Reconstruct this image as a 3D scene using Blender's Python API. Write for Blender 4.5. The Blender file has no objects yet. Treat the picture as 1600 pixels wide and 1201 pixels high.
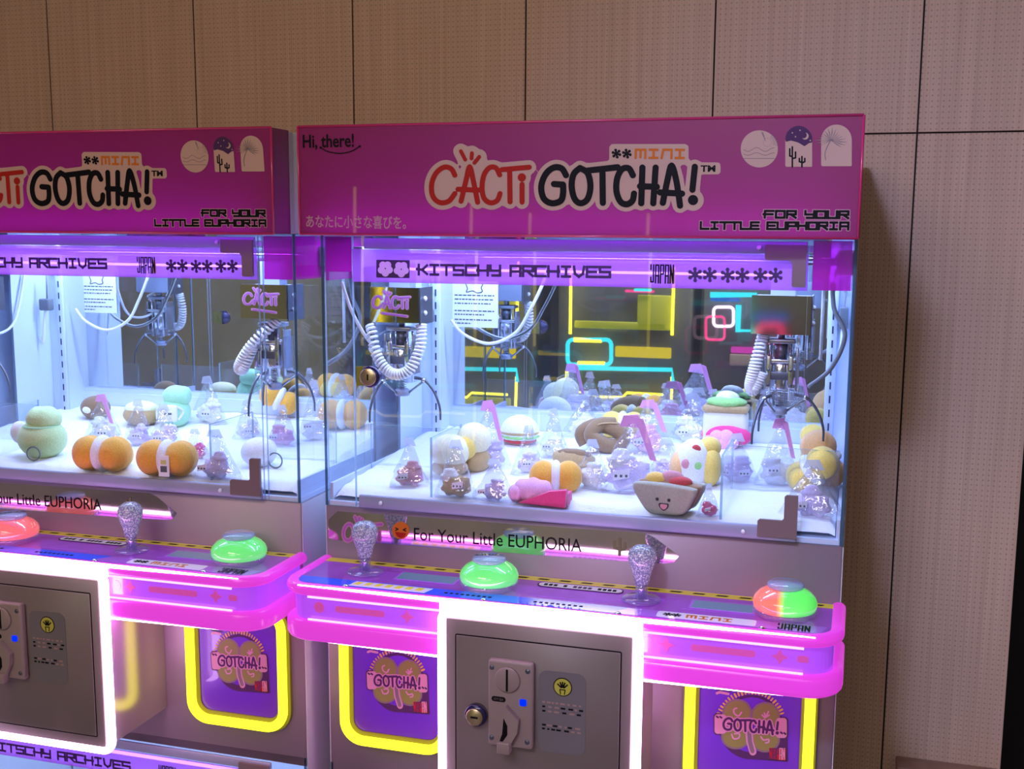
import bpy, bmesh, math, random
import numpy as np
from mathutils import Vector, Matrix, noise
random.seed(7)
PI = math.pi
C = bpy.context.scene.collection
S = bpy.context.scene

# ------------------------------------------------------------------ camera
CAM = Vector((0.86615, -1.75482, 1.55907))
RT = Vector((0.95911, 0.28295, 0.00655)); UP = Vector((-0.04829, 0.14078, 0.98886)); FW = Vector((-0.27887, 0.94875, -0.14869))
FPX, SX, SY = 1789.84, 14.39, 29.54
cd = bpy.data.cameras.new('camera'); cam = bpy.data.objects.new('camera', cd); C.objects.link(cam)
cam.matrix_world = Matrix(((RT.x, UP.x, -FW.x, CAM.x), (RT.y, UP.y, -FW.y, CAM.y), (RT.z, UP.z, -FW.z, CAM.z), (0, 0, 0, 1)))
cd.sensor_fit = 'HORIZONTAL'; cd.sensor_width = 36.0; cd.lens = FPX / 1600 * 36.0
cd.shift_x = -SX / 1600; cd.shift_y = SY / 1600; cd.clip_start = 0.02
S.camera = cam
# ------------------------------------------------------------------ view, world, room light
S.view_settings.view_transform = 'Standard'; S.view_settings.look = 'None'
S.view_settings.exposure = 0.0; S.view_settings.gamma = 1.0; S.view_settings.use_curve_mapping = False
S.cycles.use_denoising = True
S.cycles.max_bounces = 14; S.cycles.transparent_max_bounces = 40; S.cycles.transmission_bounces = 10
S.cycles.glossy_bounces = 6; S.cycles.diffuse_bounces = 4
S.cycles.caustics_reflective = False; S.cycles.caustics_refractive = False; S.cycles.sample_clamp_indirect = 6.0
w = bpy.data.worlds.new('world'); S.world = w; w.use_nodes = True
w.node_tree.nodes['Background'].inputs[0].default_value = (0.9, 0.72, 0.65, 1); w.node_tree.nodes['Background'].inputs[1].default_value = 0.05
def area(name, loc, target, sx, sy, power, col):
    l = bpy.data.lights.new(name, 'AREA'); l.shape = 'RECTANGLE'; l.size = sx; l.size_y = sy; l.energy = power; l.color = col
    o = bpy.data.objects.new(name, l); C.objects.link(o); o.location = loc
    o.rotation_euler = (Vector(target) - Vector(loc)).to_track_quat('-Z', 'Y').to_euler(); return o
area('ceiling_lamp', (-0.2, -2.2, 2.98), (0.2, -1.2, 0), 1.6, 1.2, 47, (1, 0.73, 0.6))
area('ceiling_lamp', (1.6, -3.4, 2.98), (1.6, -3.2, 0), 1.2, 1.2, 24, (1, 0.76, 0.72))
area('ceiling_lamp', (0.0, -5.4, 2.98), (0, -5.6, 0), 2.4, 1.0, 95, (1, 0.95, 0.9))
l = area('ceiling_spot', (0.35, -2.6, 2.98), (1.5, 0.64, 1.0), 0.3, 0.3, 9.5, (0.42, 0.5, 1)); l.data.spread = math.radians(50)

def at(px, py, ax, val):                       # the point of a plane that a line of sight meets
    d = FW * FPX + RT * (px - 800 - SX) - UP * (py - 600 - SY)
    i = 'XYZ'.index(ax); return CAM + d * ((val - CAM[i]) / d[i])
FZ, FS = 1.116, 0.075                          # filler height at the front and its rise to the back
def onfill(px, py):
    d = FW * FPX + RT * (px - 800 - SX) - UP * (py - 600 - SY)
    t = (FZ + FS * CAM.y - CAM.z) / (d.z - FS * d.y); return CAM + d * t
def fillz(y): return FZ + FS * y

# ------------------------------------------------------------------ materials
def nt(name):
    m = bpy.data.materials.new(name); m.use_nodes = True; n = m.node_tree; n.nodes.clear()
    o = n.nodes.new('ShaderNodeOutputMaterial'); return m, n, o
def P(name, col, rough=0.5, metal=0.0, coat=0.0, emis=None, es=0.0, bump=0.0, bscale=300, sheen=0.0, var=0.0, trans=0.0, spec=0.5, coat_rough=0.03):
    m, n, o = nt(name); b = n.nodes.new('ShaderNodeBsdfPrincipled')
    b.inputs['Base Color'].default_value = (*col, 1); b.inputs['Roughness'].default_value = rough; b.inputs['Metallic'].default_value = metal
    b.inputs['Coat Weight'].default_value = coat; b.inputs['Coat Roughness'].default_value = coat_rough
    b.inputs['Sheen Weight'].default_value = sheen; b.inputs['Transmission Weight'].default_value = trans
    b.inputs['Specular IOR Level'].default_value = spec
    if emis: b.inputs['Emission Color'].default_value = (*emis, 1); b.inputs['Emission Strength'].default_value = es
    if bump or var:
        tc = n.nodes.new('ShaderNodeTexCoord'); nz = n.nodes.new('ShaderNodeTexNoise'); nz.inputs['Scale'].default_value = bscale; nz.inputs['Detail'].default_value = 3
        n.links.new(tc.outputs['Object'], nz.inputs['Vector'])
        if bump:
            bp = n.nodes.new('ShaderNodeBump'); bp.inputs['Strength'].default_value = bump; bp.inputs['Distance'].default_value = 0.002
            n.links.new(nz.outputs['Fac'], bp.inputs['Height']); n.links.new(bp.outputs['Normal'], b.inputs['Normal'])
        if var:
            hv = n.nodes.new('ShaderNodeHueSaturation'); mr = n.nodes.new('ShaderNodeMapRange')
            mr.inputs['From Min'].default_value = 0.3; mr.inputs['From Max'].default_value = 0.7; mr.inputs['To Min'].default_value = 1 - var; mr.inputs['To Max'].default_value = 1 + var
            n.links.new(nz.outputs['Fac'], mr.inputs['Value']); n.links.new(mr.outputs[0], hv.inputs['Value']); hv.inputs['Color'].default_value = (*col, 1)
            n.links.new(hv.outputs[0], b.inputs['Base Color'])
    n.links.new(b.outputs[0], o.inputs[0]); return m
def E(name, col, s):
    m, n, o = nt(name); e = n.nodes.new('ShaderNodeEmission'); e.inputs[0].default_value = (*col, 1); e.inputs[1].default_value = s
    n.links.new(e.outputs[0], o.inputs[0]); return m
def sheet(name, tint, body=None, bodyfac=0.0, ior=1.5, rough=0.0, bump=0.0, bscale=60, translucent=False, gl=1.0):
    """thin clear sheet: transparent + fresnel gloss (+ some diffuse or translucent body)"""
    m, n, o = nt(name); t = n.nodes.new('ShaderNodeBsdfTransparent'); t.inputs[0].default_value = (*tint, 1)
    g = n.nodes.new('ShaderNodeBsdfGlossy'); g.inputs['Roughness'].default_value = rough; g.inputs[0].default_value = (gl, gl, gl, 1)
    f = n.nodes.new('ShaderNodeFresnel'); f.inputs[0].default_value = ior; mx = n.nodes.new('ShaderNodeMixShader'); base = t
    if body:
        if translucent:
            d1 = n.nodes.new('ShaderNodeBsdfTranslucent'); d1.inputs[0].default_value = (*body, 1)
            d2 = n.nodes.new('ShaderNodeBsdfDiffuse'); d2.inputs[0].default_value = (*body, 1)
            d = n.nodes.new('ShaderNodeMixShader'); d.inputs[0].default_value = 0.35; n.links.new(d1.outputs[0], d.inputs[1]); n.links.new(d2.outputs[0], d.inputs[2])
        else:
            d = n.nodes.new('ShaderNodeBsdfDiffuse'); d.inputs[0].default_value = (*body, 1)
        m2 = n.nodes.new('ShaderNodeMixShader'); m2.inputs[0].default_value = bodyfac
        n.links.new(t.outputs[0], m2.inputs[1]); n.links.new(d.outputs[0], m2.inputs[2]); base = m2
    if bump:
        tc = n.nodes.new('ShaderNodeTexCoord'); nz = n.nodes.new('ShaderNodeTexNoise'); nz.inputs['Scale'].default_value = bscale; nz.inputs['Detail'].default_value = 2
        bp = n.nodes.new('ShaderNodeBump'); bp.inputs['Strength'].default_value = bump; bp.inputs['Distance'].default_value = 0.01
        n.links.new(tc.outputs['Object'], nz.inputs['Vector']); n.links.new(nz.outputs['Fac'], bp.inputs['Height'])
        n.links.new(bp.outputs[0], g.inputs['Normal']); n.links.new(bp.outputs[0], f.inputs['Normal'])
    ge = n.nodes.new('ShaderNodeNewGeometry'); iv = n.nodes.new('ShaderNodeMath'); iv.operation = 'SUBTRACT'; iv.inputs[0].default_value = 1; n.links.new(ge.outputs['Backfacing'], iv.inputs[1])
    mu = n.nodes.new('ShaderNodeMath'); mu.operation = 'MULTIPLY'; n.links.new(f.outputs[0], mu.inputs[0]); n.links.new(iv.outputs[0], mu.inputs[1])
    n.links.new(mu.outputs[0], mx.inputs[0]); n.links.new(base.outputs[0], mx.inputs[1]); n.links.new(g.outputs[0], mx.inputs[2]); n.links.new(mx.outputs[0], o.inputs[0]); return m

M = {}
def header_mat():
    m, n, o = nt('header_plastic'); b = n.nodes.new('ShaderNodeBsdfPrincipled'); b.inputs['Base Color'].default_value = (0.33, 0.012, 0.13, 1)
    b.inputs['Roughness'].default_value = 0.35; b.inputs['Coat Weight'].default_value = 0.65; b.inputs['Coat Roughness'].default_value = 0.02
    t = n.nodes.new('ShaderNodeBsdfTranslucent'); t.inputs[0].default_value = (0.9, 0.06, 0.75, 1)
    mx = n.nodes.new('ShaderNodeMixShader'); mx.inputs[0].default_value = 0.3
    n.links.new(b.outputs[0], mx.inputs[1]); n.links.new(t.outputs[0], mx.inputs[2]); n.links.new(mx.outputs[0], o.inputs[0]); return m
M['header'] = header_mat()
M['header_rim'] = P('header_rim', (0.6, 0.03, 0.16), 0.3, coat=0.6)
M['metal'] = P('painted_metal', (0.32, 0.24, 0.29), 0.36, 0.25, var=0.03, bscale=8)
M['coin_metal'] = P('coin_box_paint', (0.22, 0.18, 0.17), 0.4, 0.15)
M['coin_side'] = P('coin_box_side_sheet', (0.5, 0.44, 0.42), 0.16, 0.55)
M['metal_side'] = P('white_metal', (0.72, 0.74, 0.8), 0.4, 0.0)
M['inner'] = P('inner_white', (0.62, 0.71, 0.93), 0.45)
M['slot'] = P('slot_dark', (0.03, 0.04, 0.1), 0.6)
M['alu'] = P('brushed_aluminium', (0.36, 0.4, 0.56), 0.4, 0.2)
M['bracket'] = P('bracket_plate', (0.22, 0.165, 0.165), 0.4, 0.2)
M['chrome'] = P('chrome', (0.8, 0.82, 0.86), 0.15, 1.0)
M['steel'] = P('steel', (0.42, 0.44, 0.5), 0.28, 0.9)
M['dark_steel'] = P('dark_steel', (0.14, 0.15, 0.2), 0.35, 0.6)
M['glass'] = sheet('clear_pane', (0.965, 0.98, 0.99), ior=1.38)
M['edge'] = sheet('pane_edge', (0.45, 0.6, 0.72), (0.5, 0.65, 0.8), 0.5)
M['edge_dark'] = sheet('pane_edge_dark', (0.12, 0.22, 0.32), (0.1, 0.2, 0.3), 0.5)
M['acrylic'] = sheet('clear_acrylic', (0.93, 0.95, 0.985), (0.75, 0.8, 1), 0.04)
M['film'] = sheet('lilac_film', (0.8, 0.52, 0.97), (0.72, 0.32, 0.88), 0.45, translucent=True)
M['film_pink'] = sheet('magenta_film', (0.75, 0.15, 0.7), (0.75, 0.08, 0.6), 0.5, translucent=True)
def mirror_mat():
    m, n, o = nt('mirror_sheet'); g = n.nodes.new('ShaderNodeBsdfGlossy'); g.inputs[0].default_value = (0.72, 0.75, 0.78, 1); g.inputs['Roughness'].default_value = 0.012
    d = n.nodes.new('ShaderNodeBsdfDiffuse'); d.inputs[0].default_value = (0.5, 0.48, 0.45, 1); mx = n.nodes.new('ShaderNodeMixShader'); mx.inputs[0].default_value = 0.025
    n.links.new(g.outputs[0], mx.inputs[1]); n.links.new(d.outputs[0], mx.inputs[2]); n.links.new(mx.outputs[0], o.inputs[0]); return m
M['mirror'] = mirror_mat()
M['ink'] = P('black_ink', (0.006, 0.005, 0.008), 0.45, spec=0.12)
M['ink_violet'] = P('violet_ink', (0.05, 0.015, 0.1), 0.4)
M['white_print'] = P('white_print', (0.58, 0.38, 0.31), 0.5, spec=0.1)
M['red_print'] = P('red_print', (0.42, 0.02, 0.015), 0.5, spec=0.1)
M['orange_print'] = P('orange_print', (0.62, 0.17, 0.02), 0.5, spec=0.1)
M['pink_print'] = P('pink_print', (0.55, 0.27, 0.36), 0.4)
M['grey_print'] = P('grey_print', (0.2, 0.145, 0.155), 0.4)
M['plum_print'] = P('plum_print', (0.08, 0.03, 0.1), 0.5, spec=0.1)
M['gold_print'] = P('gold_print', (0.6, 0.4, 0.05), 0.4)
M['olive_print'] = P('olive_print', (0.22, 0.23, 0.05), 0.45)
M['paper'] = P('paper', (0.85, 0.88, 0.95), 0.6)
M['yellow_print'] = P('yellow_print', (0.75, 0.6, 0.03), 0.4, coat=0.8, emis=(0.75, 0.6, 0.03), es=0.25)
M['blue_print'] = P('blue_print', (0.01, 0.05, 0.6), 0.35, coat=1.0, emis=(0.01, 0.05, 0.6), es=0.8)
M['deck'] = P('deck_print', (0.25, 0.04, 0.42), 0.3, coat=1.0, emis=(0.25, 0.04, 0.42), es=0.36, var=0.12, bscale=30)  # faint emission put into all the deck prints to brighten the deck
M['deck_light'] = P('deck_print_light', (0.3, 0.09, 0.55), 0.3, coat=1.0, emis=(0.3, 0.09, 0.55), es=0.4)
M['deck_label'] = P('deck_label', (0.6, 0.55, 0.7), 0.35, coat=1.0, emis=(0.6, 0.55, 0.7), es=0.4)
M['lcd'] = P('lcd_screen', (0.06, 0.13, 0.22), 0.15, coat=1.0, emis=(0.06, 0.13, 0.22), es=0.8)
M['lock_gold'] = P('lock_brass', (0.62, 0.5, 0.3), 0.28, 0.9)
M['lock_blue'] = P('lock_collar', (0.02, 0.015, 0.1), 0.25, 0.3, coat=0.6)
M['lockplate'] = P('lock_plate', (0.5, 0.42, 0.12), 0.3, 0.9)
M['pinkplastic'] = P('pale_plastic', (0.33, 0.245, 0.245), 0.42)
M['label_grey'] = P('label_grey', (0.19, 0.165, 0.19), 0.5)
M['door_purple'] = P('prize_flap', (0.14, 0.03, 0.5), 0.25, coat=0.5)
M['ring_back'] = P('ring_backing', (0.2, 0.19, 0.02), 0.5)
M['neon_yellow'] = E('neon_yellow', (1.0, 0.93, 0.03), 2.2)
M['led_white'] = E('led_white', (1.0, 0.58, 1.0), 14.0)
M['led_cool'] = E('led_cool', (0.62, 0.68, 1.0), 9.0)
M['led_violet'] = E('led_violet', (0.6, 0.25, 1.0), 2.2)
M['header_glow'] = E('header_glow', (0.6, 0.12, 1.0), 14.0)
def rail_mat():
    m, n, o = nt('magenta_rail'); b = n.nodes.new('ShaderNodeBsdfPrincipled'); b.inputs['Base Color'].default_value = (0.45, 0.04, 0.4, 1); b.inputs['Roughness'].default_value = 0.22
    b.inputs['Emission Color'].default_value = (0.8, 0.05, 0.74, 1); b.inputs['Emission Strength'].default_value = 0.72
    n.links.new(b.outputs[0], o.inputs[0]); return m
M['rail'] = rail_mat()
M['fascia'] = P('fascia_light_panel', (0.35, 0.08, 0.6), 0.2, coat=0.8, emis=(0.4, 0.06, 0.9), es=0.75)
M['fascia_print'] = P('fascia_pink_print', (0.55, 0.08, 0.35), 0.3, coat=0.8, emis=(0.55, 0.06, 0.4), es=0.55)
M['blue_led'] = E('blue_led', (0.0, 0.02, 1.0), 1.6)
M['coil'] = P('white_coil_cord', (0.82, 0.84, 0.9), 0.4)
M['cable'] = P('white_cable', (0.8, 0.82, 0.88), 0.4)
M['cable_grey'] = P('grey_cable', (0.25, 0.27, 0.33), 0.4)
M['connector'] = P('connector_grey', (0.16, 0.18, 0.22), 0.5)
def snow_mat():
    m, n, o = nt('white_fleece'); b = n.nodes.new('ShaderNodeBsdfPrincipled'); b.inputs['Base Color'].default_value = (0.88, 0.9, 0.95, 1); b.inputs['Roughness'].default_value = 0.9
    tc = n.nodes.new('ShaderNodeTexCoord'); nz = n.nodes.new('ShaderNodeTexNoise'); nz.inputs['Scale'].default_value = 90; nz.inputs['Detail'].default_value = 5
    bp = n.nodes.new('ShaderNodeBump'); bp.inputs['Strength'].default_value = 0.6; bp.inputs['Distance'].default_value = 0.004
    n.links.new(tc.outputs['Object'], nz.inputs[0]); n.links.new(nz.outputs['Fac'], bp.inputs['Height']); n.links.new(bp.outputs[0], b.inputs['Normal']); n.links.new(b.outputs[0], o.inputs[0]); return m
M['snow'] = snow_mat()
def knob_mat():
    m, n, o = nt('bubble_acrylic'); b = n.nodes.new('ShaderNodeBsdfPrincipled'); b.inputs['Roughness'].default_value = 0.08; b.inputs['IOR'].default_value = 1.3
    b.inputs['Transmission Weight'].default_value = 0.35; b.inputs['Coat Weight'].default_value = 1.0
    tc = n.nodes.new('ShaderNodeTexCoord'); v = n.nodes.new('ShaderNodeTexVoronoi'); v.inputs['Scale'].default_value = 330; cr = n.nodes.new('ShaderNodeValToRGB')
    cr.color_ramp.elements[0].position = 0.05; cr.color_ramp.elements[0].color = (0.95, 0.95, 1, 1); cr.color_ramp.elements[1].position = 0.6; cr.color_ramp.elements[1].color = (0.26, 0.27, 0.44, 1)
    bp = n.nodes.new('ShaderNodeBump'); bp.inputs['Strength'].default_value = 0.8; bp.inputs['Distance'].default_value = 0.003
    n.links.new(tc.outputs['Object'], v.inputs[0]); n.links.new(v.outputs['Distance'], cr.inputs[0]); n.links.new(cr.outputs[0], b.inputs['Base Color']); n.links.new(cr.outputs[0], b.inputs['Emission Color']); b.inputs['Emission Strength'].default_value = 0.16  # weak emission added so the knob and its bubbles look brighter
    n.links.new(v.outputs['Distance'], bp.inputs['Height']); n.links.new(bp.outputs[0], b.inputs['Normal']); n.links.new(b.outputs[0], o.inputs[0]); return m
M['knob'] = knob_mat()
M['clear'] = sheet('clear_plastic', (0.85, 0.88, 0.95), (0.7, 0.72, 0.85), 0.12, rough=0.03)
M['clear_cap'] = sheet('clear_cap', (0.75, 0.8, 0.95), (0.55, 0.58, 0.8), 0.45, rough=0.05)
def button_mat(name, ca, cb=None):
    m, n, o = nt(name); b = n.nodes.new('ShaderNodeBsdfPrincipled'); b.inputs['Roughness'].default_value = 0.12; b.inputs['Coat Weight'].default_value = 1.0
    b.inputs['Base Color'].default_value = (*[c * 0.5 for c in ca], 1); b.inputs['Emission Strength'].default_value = 0.8
    if cb:
        tc = n.nodes.new('ShaderNodeTexCoord'); sx = n.nodes.new('ShaderNodeSeparateXYZ'); cr = n.nodes.new('ShaderNodeValToRGB')
        mr = n.nodes.new('ShaderNodeMapRange'); mr.inputs['From Min'].default_value = -0.05; mr.inputs['From Max'].default_value = 0.05
        cr.color_ramp.elements[0].color = (*ca, 1); cr.color_ramp.elements[0].position = 0.4; cr.color_ramp.elements[1].color = (*cb, 1); cr.color_ramp.elements[1].position = 0.52
        n.links.new(tc.outputs['Object'], sx.inputs[0]); n.links.new(sx.outputs[0], mr.inputs['Value']); n.links.new(mr.outputs[0], cr.inputs[0])
        n.links.new(cr.outputs[0], b.inputs['Emission Color']); n.links.new(cr.outputs[0], b.inputs['Base Color'])
    else: b.inputs['Emission Color'].default_value = (*ca, 1)
    n.links.new(b.outputs[0], o.inputs[0]); return m
M['btn_green'] = button_mat('button_green', (0.16, 0.85, 0.2))
M['btn_red'] = button_mat('button_red', (0.95, 0.16, 0.17))
M['btn_two'] = button_mat('button_red_green', (0.95, 0.16, 0.1), (0.12, 0.85, 0.12))
def wood_mat():
    m, n, o = nt('perforated_wood'); b = n.nodes.new('ShaderNodeBsdfPrincipled'); b.inputs['Roughness'].default_value = 0.5
    tc = n.nodes.new('ShaderNodeTexCoord'); L = n.links.new
    mp = n.nodes.new('ShaderNodeMapping'); mp.inputs['Scale'].default_value = (130, 1, 2.2); L(tc.outputs['Object'], mp.inputs[0])
    nz = n.nodes.new('ShaderNodeTexNoise'); nz.inputs['Scale'].default_value = 1; nz.inputs['Detail'].default_value = 4; L(mp.outputs[0], nz.inputs[0])
    cr = n.nodes.new('ShaderNodeValToRGB'); cr.color_ramp.elements[0].position = 0.3; cr.color_ramp.elements[0].color = (0.6, 0.39, 0.26, 1); cr.color_ramp.elements[1].position = 0.72; cr.color_ramp.elements[1].color = (0.72, 0.49, 0.335, 1); L(nz.outputs['Fac'], cr.inputs[0])
    sx = n.nodes.new('ShaderNodeSeparateXYZ'); L(tc.outputs['Object'], sx.inputs[0])
    def mth(op, a, bb=None):
        k = n.nodes.new('ShaderNodeMath'); k.operation = op
        for i, v in enumerate((a, bb)):
            if v is None: continue
            if isinstance(v, (int, float)): k.inputs[i].default_value = v
            else: L(v, k.inputs[i])
        return k.outputs[0]
    def cell(v, p): return mth('SUBTRACT', mth('FRACT', mth('DIVIDE', v, p)), 0.5)
    p = 0.0105
    u, v = cell(sx.outputs[0], p), cell(sx.outputs[2], p)
    d = mth('SQRT', mth('ADD', mth('MULTIPLY', u, u), mth('MULTIPLY', v, v)))
    dot = mth('LESS_THAN', d, 0.17)
    grv = mth('LESS_THAN', mth('ABSOLUTE', cell(mth('ADD', sx.outputs[0], p / 2), p)), 0.1)
    f = mth('ADD', mth('MULTIPLY', dot, 0.38), mth('MULTIPLY', grv, 0.1))
    mx = n.nodes.new('ShaderNodeMix'); mx.data_type = 'RGBA'; L(f, mx.inputs[0]); L(cr.outputs[0], mx.inputs[6]); mx.inputs[7].default_value = (0.08, 0.045, 0.035, 1)
    L(mx.outputs[2], b.inputs['Base Color']); L(b.outputs[0], o.inputs[0]); return m
M['wood'] = wood_mat()
M['wood_trim'] = P('wood_trim', (0.36, 0.2, 0.13), 0.45, var=0.1, bscale=40)
M['black'] = P('black_void', (0.006, 0.006, 0.008), 0.7)
M['seam'] = P('seam_dark', (0.02, 0.012, 0.01), 0.8)
M['floor'] = P('floor_tile', (0.2, 0.18, 0.17), 0.35, var=0.05, bscale=3)
M['roomwall'] = P('far_wall', (0.42, 0.41, 0.38), 0.7, var=0.2, bscale=1.5)
M['ceiling'] = P('ceiling_paint', (0.3, 0.27, 0.25), 0.8)

# ------------------------------------------------------------------ mesh builder
def smoothpts(p, n=6, closed=False):
    if n <= 1 or len(p) < 3: return [Vector(q) for q in p]
    p = [Vector(q) for q in p]; out = []; N = len(p); rng = range(N if closed else N - 1)
    for i in rng:
        a, b, c, d = (p[(i - 1) % N] if closed or i > 0 else p[0]), p[i], p[(i + 1) % N], (p[(i + 2) % N] if closed or i + 2 < N else p[-1])
        for k in range(n):
            t = k / n; out.append(0.5 * ((2 * b) + (c - a) * t + (2 * a - 5 * b + 4 * c - d) * t * t + (3 * b - a - 3 * c + d) * t ** 3))
    if not closed: out.append(p[-1])
    return out
class MB:
    def __init__(s): s.v = []; s.f = []; s.m = []; s.sm = []; s.mats = []; s.layers = {}; s.keep = []
    def mi(s, m):
        if isinstance(m, str): m = M[m]
        if m not in s.mats: s.mats.append(m)
        return s.mats.index(m)
    def add(s, vs, fs, m, smooth=False):
        o = len(s.v); k = s.mi(m); s.v += [Vector(q) for q in vs]
        for f in fs: s.f.append([o + i for i in f]); s.m.append(k); s.sm.append(smooth)
        return s
    def box(s, x0, x1, y0, y1, z0, z1, m, bev=0.0, seg=2):
        if not bev:
            vs = [(x, y, z) for z in (z0, z1) for y in (y0, y1) for x in (x0, x1)]
            return s.add(vs, [(0, 2, 3, 1), (4, 5, 7, 6), (0, 1, 5, 4), (2, 6, 7, 3), (0, 4, 6, 2), (1, 3, 7, 5)], m)
        bm = bmesh.new(); bmesh.ops.create_cube(bm, size=1)
        for q in bm.verts: q.co = Vector(((x0 + x1) / 2 + q.co.x * (x1 - x0), (y0 + y1) / 2 + q.co.y * (y1 - y0), (z0 + z1) / 2 + q.co.z * (z1 - z0)))
        bmesh.ops.bevel(bm, geom=bm.edges[:], offset=bev, segments=seg, profile=0.5, affect='EDGES')
        return s.bm(bm, m, True)
    def bm(s, bm, m, smooth=False):
        bm.verts.index_update(); s.add([q.co.copy() for q in bm.verts], [[q.index for q in f.verts] for f in bm.faces], m, smooth); bm.free(); return s
    def prism(s, pts, axis, a, b, m, smooth=False):
        """outline (2-D, other two axes in xyz order) extruded along axis from a to b"""
        n = len(pts)
        def mk(p, t): q = list(p); q.insert('XYZ'.index(axis), t); return q
        vs = [mk(p, a) for p in pts] + [mk(p, b) for p in pts]
        s.add(vs, [tuple(range(n))[::-1], tuple(range(n, 2 * n))], m)
        return s.add(vs, [(i, (i + 1) % n, n + (i + 1) % n, n + i) for i in range(n)], m, smooth)
    def ring(s, outer, inner, axis, a, b, m):
        """closed band between two outlines of equal count"""
        n = len(outer)
        def mk(p, t): q = list(p); q.insert('XYZ'.index(axis), t); return q
        vs = [mk(p, t) for t in (a, b) for L in (outer, inner) for p in L]; fs = []
        for i in range(n):
            j = (i + 1) % n; fs += [(i, j, n + j, n + i), (2 * n + i, 3 * n + i, 3 * n + j, 2 * n + j), (i, 2 * n + i, 2 * n + j, j), (n + i, n + j, 3 * n + j, 3 * n + i)]
        return s.add(vs, fs, m)
    def lathe(s, prof, c, m, seg=28, axis='Z', smooth=True):
        n = len(prof); vs = []
        for r, h in prof:
            for k in range(seg):
                a = 2 * PI * k / seg; q = (r * math.cos(a), r * math.sin(a), h)
                if axis == 'Y': q = (q[0], q[2], q[1])
                if axis == 'X': q = (q[2], q[0], q[1])
                vs.append(Vector(q) + Vector(c))
        fs = [(i * seg + k, i * seg + (k + 1) % seg, (i + 1) * seg + (k + 1) % seg, (i + 1) * seg + k) for i in range(n - 1) for k in range(seg)]
        fs += [tuple(range(seg))[::-1], tuple((n - 1) * seg + k for k in range(seg))]
        return s.add(vs, fs, m, smooth)
    def tube(s, pts, r, m, seg=8, closed=False, r2=None, flat=1.0):
        pts = [Vector(p) for p in pts]; n = len(pts); vs = []; prev = None
        for i, p in enumerate(pts):
            a = pts[(i - 1) % n] if closed or i else p; b = pts[(i + 1) % n] if closed or i < n - 1 else p
            t = (b - a).normalized()
            if prev is None: prev = t.orthogonal().normalized()
            u = (prev - t * prev.dot(t)); u = u.normalized() if u.length > 1e-6 else t.orthogonal().normalized(); prev = u; vv = t.cross(u)
            rr = r if r2 is None else r + (r2 - r) * i / max(1, n - 1)
            for k in range(seg):
                an = 2 * PI * k / seg; vs.append(p + u * math.cos(an) * rr + vv * math.sin(an) * rr * flat)
        m_ = n if closed else n - 1
        fs = [(i * seg + k, i * seg + (k + 1) % seg, ((i + 1) % n) * seg + (k + 1) % seg, ((i + 1) % n) * seg + k) for i in range(m_) for k in range(seg)]
        if not closed: fs += [tuple(range(seg))[::-1], tuple((n - 1) * seg + k for k in range(seg))]
        return s.add(vs, fs, m, True)
    def blob(s, c, r, m, nu=24, nv=14, fn=None, rot=None):
        vs = []; c = Vector(c)
        for j in range(nv + 1):
            th = PI * j / nv
            for i in range(nu):
                ph = 2 * PI * i / nu; d = Vector((math.sin(th) * math.cos(ph), math.sin(th) * math.sin(ph), math.cos(th)))
                k = fn(d) if fn else 1.0; q = Vector((d.x * r[0], d.y * r[1], d.z * r[2])) * k
                vs.append(c + ((rot @ q) if rot else q))
        fs = []
        for j in range(nv):
            for i in range(nu):
                a, b = j * nu + i, j * nu + (i + 1) % nu
                if j == 0: fs.append((a, a + nu, b + nu))
                elif j == nv - 1: fs.append((a, a + nu, b))
                else: fs.append((a, a + nu, b + nu, b))
        return s.add(vs, fs, m, True)
    def lay(s, m, mp):
        k = (m, id(mp)); s.keep.append(mp); return s.layers.setdefault(k, (m, mp, []))[2]
    def stroke(s, pts, r, m, mp, cap=True, seg=12):
        """flat line of half width r along 2-D points; mp maps 2-D to 3-D; lines of one layer fuse"""
        L = s.lay(m, mp)
        for a, b in zip(pts, pts[1:]): L.append(('cap' if cap else 'bar', (a[0], a[1], b[0], b[1]), r))
        return s
    def disc(s, p, r, m, mp, seg=20, ry=None):
        s.lay(m, mp).append(('disc', (p[0], p[1], r, ry or r), min(r, ry or r))); return s
    def poly(s, pts, m, mp):
        s.lay(m, mp).append(('poly', [(p[0], p[1]) for p in pts], None)); return s
    def fuse(s):
        for m, mp, L in s.layers.values(): s.fuse_layer(m, mp, L)
        s.layers = {}
    def fuse_layer(s, m, mp, L):
        P_ = [q for k, g, r in L for q in (([(g[0], g[1]), (g[2], g[3])]) if k in ('cap', 'bar') else [(g[0], g[1])] if k == 'disc' else g)]
        R = max([r * 1.5 if k != 'disc' else max(g[2], g[3]) for k, g, r in L if r] or [0]); rm = min([r for k, g, r in L if r] or [1e9])
        x0, x1 = min(p[0] for p in P_) - R, max(p[0] for p in P_) + R; y0, y1 = min(p[1] for p in P_) - R, max(p[1] for p in P_) + R
        sp = max(x1 - x0, y1 - y0); c = max(min(rm * 0.4, sp / 40), sp / 800)
        nx, ny = int((x1 - x0) / c) + 4, int((y1 - y0) / c) + 4; x0 -= c; y0 -= c
        F = np.full((ny, nx), 1e9); X = x0 + np.arange(nx) * c; Y = y0 + np.arange(ny) * c
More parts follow.
